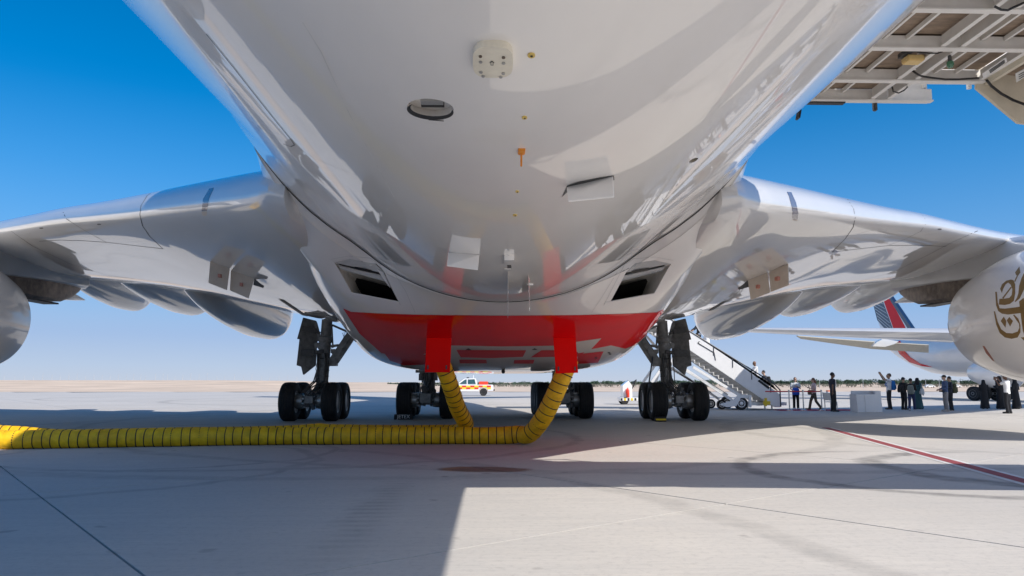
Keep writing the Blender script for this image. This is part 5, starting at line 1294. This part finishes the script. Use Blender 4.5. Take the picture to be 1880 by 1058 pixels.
# facing: 0 looks away from the camera (+Y), 90 looks left (-X), -90 looks right, 180 looks at the camera
person('person in a white robe and headcloth climbing near the top of the boarding stairs', 1298, 651, 60, 90, ('bent', 'rail'), 'step', 'tan', None, ('white', (.80, .80, .80)), style='robe', head='ghutra', Y=39.9)
person('person in dark clothes at the head of the stairs, half behind the gear door', 1284, 642, 58, 90, ('rail', 'rail'), 'step', 'tan', 'black', ('charcoal', (.04, .04, .045)), sleeves='long', Y=40.3)
person('bald person in a white shirt climbing the lower half of the boarding stairs', 1390, 722, 58, 90, ('rail', 'rail'), 'step', 'brown', None, ('white', (.80, .80, .80)), sleeves='long', Y=39.9, lean=.08)
w3 = person('person in a dark grey shirt with a black backpack on the lowest stairs', 1408, 737, 56, 90, ('rail', 'rail'), 'step', 'light', 'black', ('slate', (.06, .06, .07)), ('darkgrey', (.05, .05, .055)), sleeves='long', Y=39.8, lean=.16)
bag('black backpack on the person entering the stairs', w3, (0, -.20, 1.22), (.3, .2, .42), cloth('blackbag', (.015, .015, .017)))
p = person('person in a white top and sunglasses facing us, blue bag in front', 1462, 752, 58, 170, ('chest', 'hold'), 'stand', 'light', 'brown', ('pale', (.62, .66, .68)), ('black', (.02, .02, .022)), head='glasses', shoes=(.7, .7, .72), sleeves='short')
bag('bright blue bag held before the person in sunglasses', p, (.03, .20, 1.0), (.40, .14, .40), cloth('bluebag', (.02, .10, .55)), 'bag', False)
p = person('person with long auburn hair and olive trousers walking left along the carpet', 1496, 753, 58, 80, ('hold', 'bent'), 'walk', 'light', 'red', ('pinkvest', (.62, .48, .46)), ('olive', (.10, .085, .065)), head='long')
bag('khaki shoulder bag of the person with auburn hair', p, (.24, .12, .98), (.12, .34, .28), cloth('khaki', (.20, .18, .12)), 'shoulder bag')
person('person in black polo and trousers standing in profile beside the white chair', 1531, 756, 71, -90, ('down', 'back'), 'stand', 'brown', 'black', ('inkblue', (.022, .026, .042)), ('black', (.02, .02, .022)))
p = person('person in a white shirt and blue backpack raising a phone to photograph', 1634, 752, 66, 75, ('up', 'up'), 'stand', 'tan', 'brown', ('white', (.75, .75, .76)), lean=-.04, tilt=.35)
phone('dark phone held high by the person with the blue backpack', p)
bag('blue backpack on the person raising a phone', p, (0, -.19, 1.17), (.32, .2, .46), cloth('bluepack', (.02, .17, .50)))
p = person('person in black with a dark cap, nearest left of the grey backpack', 1661, 752.5, 59, -70, ('bent', 'hold'), 'stand', 'tan', 'black', ('black2', (.02, .02, .02)), ('black', (.02, .02, .022)), head='cap', sleeves='long')
bag('round black backpack on the person in a dark cap', p, (0, -.2, 1.15), (.32, .22, .42), cloth('blackbag', (.015, .015, .017)))
p = person('person in navy tracksuit trousers with a white side stripe and grey backpack', 1675, 754.5, 59, -35, ('bent', 'bent'), 'walk', 'brown', 'black', ('black2', (.02, .02, .02)), ('navytrack', (.025, .035, .10)), head='cap', shoes=(.5, .5, .52), sleeves='long')
bag('grey and black backpack worn over navy tracksuit trousers', p, (0, -.21, 1.16), (.34, .22, .5), cloth('greybag', (.17, .20, .19)))
p = person('person in a long teal robe behind the grey backpack', 1687, 751.5, 57, -60, ('bent', 'down'), 'stand', 'brown', 'black', ('teal', (.035, .10, .11)), style='robe', head='hijab')
bag('pale tote bag on the shoulder of the person in teal', p, (.27, -.02, 1.0), (.12, .34, .34), cloth('paletote', (.52, .52, .50)), 'tote bag')
p = person('person in a blue denim shirt, grey trousers and dark cap, camera in hand', 1738, 755.5, 66, 80, ('hold', 'hold'), 'stand', 'light', 'brown', ('denim', (.07, .11, .22)), ('greytrouser', (.27, .27, .28)), head='cap', sleeves='long', shoes=(.4, .38, .36))
p = person('person in dark trousers close behind the denim shirt', 1747, 754, 62, 75, ('bent', 'down'), 'stand', 'tan', 'black', ('navyshirt', (.035, .04, .06)), ('black', (.02, .02, .022)), sleeves='long')
bag('olive backpack worn behind the denim shirt', p, (0, -.2, 1.15), (.32, .22, .5), cloth('olivebag', (.07, .075, .04)))
person('person in a black robe and veil alone before the parked airliner wheels', 1809, 751, 53, -20, ('chest', 'bent'), 'stand', 'tan', None, ('blackrobe', (.012, .012, .015)), style='robe', head='hijab')
person('person in a black robe left of the white shirt, arm raised', 1839, 751, 60, 10, ('bent', 'phone'), 'stand', 'tan', None, ('blackrobe', (.012, .012, .015)), style='robe', head='hijab')
p = person('person in a white shirt and dark cap holding a phone before the face', 1852, 759.5, 72, 30, ('phone', 'phone'), 'stand', 'brown', 'black', ('white', (.75, .75, .76)), ('blacklong', (.016, .017, .022)), head='cap')
phone('dark phone held before the face of the person in the white shirt and cap', p)
person('person in a black robe and veil at the right of the white shirt', 1867, 751, 56, 20, ('bent', 'bent'), 'stand', 'tan', None, ('blackrobe', (.012, .012, .015)), style='robe', head='hijab')
# camera held by the person in denim
P = atZ(1727, 755.5, 0); hc = thing('photo_camera', 'black camera held low by the person in the denim shirt', 'camera', (P.x + .1, P.y - .1, .92), R(70), None)
mb = MB(); mb.box((0, 0, .06), (.14, .07, .1)); mb.build('camera_body', M['black'], hc, bevel=.01); mb = MB(); mb.lathe([(.03, .04), (.14, .045)], (0, 0, .06), (0, 1, 0), 14); mb.build('lens', M['black'], hc)

# ------------------------------------------------------------------ far tree belt, fence, poles, cars
def leaf_crown(seed):
    rnd = random.Random(seed); mb = MB(); cl = [(rnd.uniform(-1.3, 1.3), rnd.uniform(-1.3, 1.3), rnd.uniform(1.2, 3.3), rnd.uniform(.55, 1.0)) for _ in range(11)]
    for cx, cy, cz, r in cl:
        for _ in range(34):
            d = Vector((rnd.gauss(0, 1), rnd.gauss(0, 1), rnd.gauss(0, 1))).normalized() * r * rnd.uniform(.5, 1.05)
            c = Vector((cx, cy, cz)) + d; a = Vector((rnd.gauss(0, 1), rnd.gauss(0, 1), rnd.gauss(0, 1))).normalized(); b_ = a.orthogonal().normalized(); q = a.cross(b_); k = rnd.uniform(.16, .34)
            mb.add([c + b_ * k, c + q * k * .6, c - b_ * k, c - q * k * .6], [(0, 1, 2, 3)])
    return mb.mesh('crown', M['leaf'], recalc=False)
crowns = [leaf_crown(k) for k in range(6)]
mb = MB(); mb.tube([(0, 0, -.4), (.06, .02, .8), (.0, .05, 1.7), (.12, 0, 2.4)], [.14, .11, .09, .04], 7); mb.tube([(.0, .05, 1.2), (.5, .2, 2.0)], [.06, .03], 6); mb.tube([(.0, .05, 1.3), (-.5, -.1, 2.1)], [.06, .03], 6); trunk_me = mb.mesh('trunk', M['trunk'])
rnd = random.Random(3)
def tree(x, y, z, sc):
    t = thing('tree', 'low dusty green tree in the belt along the far airfield fence', 'tree', (x, y, z), rnd.uniform(0, 6), 'trees along the far fence'); t.scale = (sc * rnd.uniform(1.4, 2.2), sc * rnd.uniform(.9, 1.3), sc)
    link('trunk', trunk_me, t); link('crown', rnd.choice(crowns), t)
x = -108.0
while x < 345:
    y = 445 + rnd.uniform(-16, 20); u = (x + 108) / 450
    sc = (.70 + .42 * smooth(.1, .7, u)) * rnd.uniform(.82, 1.12) * (.62 if x < -60 else 1)
    tree(x, y, -1.5, sc); x += rnd.uniform(1.0, 2.0) * (1.0 if x > -60 else 1.4)
fe = MB()
for k in range(130):
    x = -60 + k * 3.2; fe.bar((x, 400, -1.6), (x, 400, .45), .09, .09)
for z in (-1.0, -.5, 0, .4): fe.bar((-60, 400, z), (356, 400, z), .05, .10)
o = fe.build('perimeter_fence', M['fence']); tag(o, 'long low perimeter fence in front of the far tree belt', 'fence')
mb = MB(); mb.tube([(0, 0, -.5), (0, 0, 6.0)], [.17, .10], 8); mb.bar((0, 0, 6.0), (.7, 0, 6.05), .08, .06); pole_me = mb.mesh('pole', M['pole'])
for k, px in enumerate((7, 27, 44, 61, 78, 95, 110, 126, 141, 157, 172, 187, 202, 217, 232, 245, 258, 267, 285, 299, 307, 321, 335, 350, 365, 380, 398, 412, 430, 447, 462, 480, 495, 512, 528, 545)):
    y = 560 + (k * 37 % 60); P = atY(px, 700, y); o = link('lamp_pole', pole_me); o.location = (P.x, y, 1.6 if px < 400 else 1.0); o.scale = (1.1, 1.1, rnd.uniform(.7, 1.1)); tag(o, 'slim grey lamp pole on the desert horizon left of the left wing gear', 'lamp pole', 'lamp poles on the horizon')
for px in (1465, 1505, 1535, 1585, 1700, 1725):
    P = atY(px, 712, 330); o = link('lamp_pole', pole_me); o.location = (P.x, 330, -.9); o.scale = (.7, .7, .62); tag(o, 'slim grey pole standing before the far tree belt at right', 'lamp pole', 'poles before the tree belt')
for px, lb in ((1755, 'tiny white car far away right of the olive backpack'), (1707, 'tiny white car far away left of the denim shirt')):
    P = atY(px, 712, 330); t = thing('parked_car', lb, 'car', (P.x, 330, -.93), 0)
    mb = MB(); mb.prism([(-2.1, -.8, .3), (2.1, -.8, .3), (2.1, -.8, .8), (1.3, -.8, .9), (.7, -.8, 1.4), (-.9, -.8, 1.4), (-1.5, -.8, .9), (-2.1, -.8, .8)], (0, 1.6, 0)); bd = mb.build('body', M['carwhite'], t, bevel=.05)
    mb = MB(); mb.prism([(-1.3, -.815, .92), (1.1, -.815, .92), (.62, -.815, 1.32), (-.85, -.815, 1.32)], (0, .01, 0)); mb.build('window', M['carglass'], bd)
    for x in (-1.3, 1.3):
        for yy in (-.75, .75): mb = MB(); mb.lathe([(-.1, .31), (.1, .31)], (x, yy, .31), (0, 1, 0), 14); mb.build('wheel', M['tyre'], t)
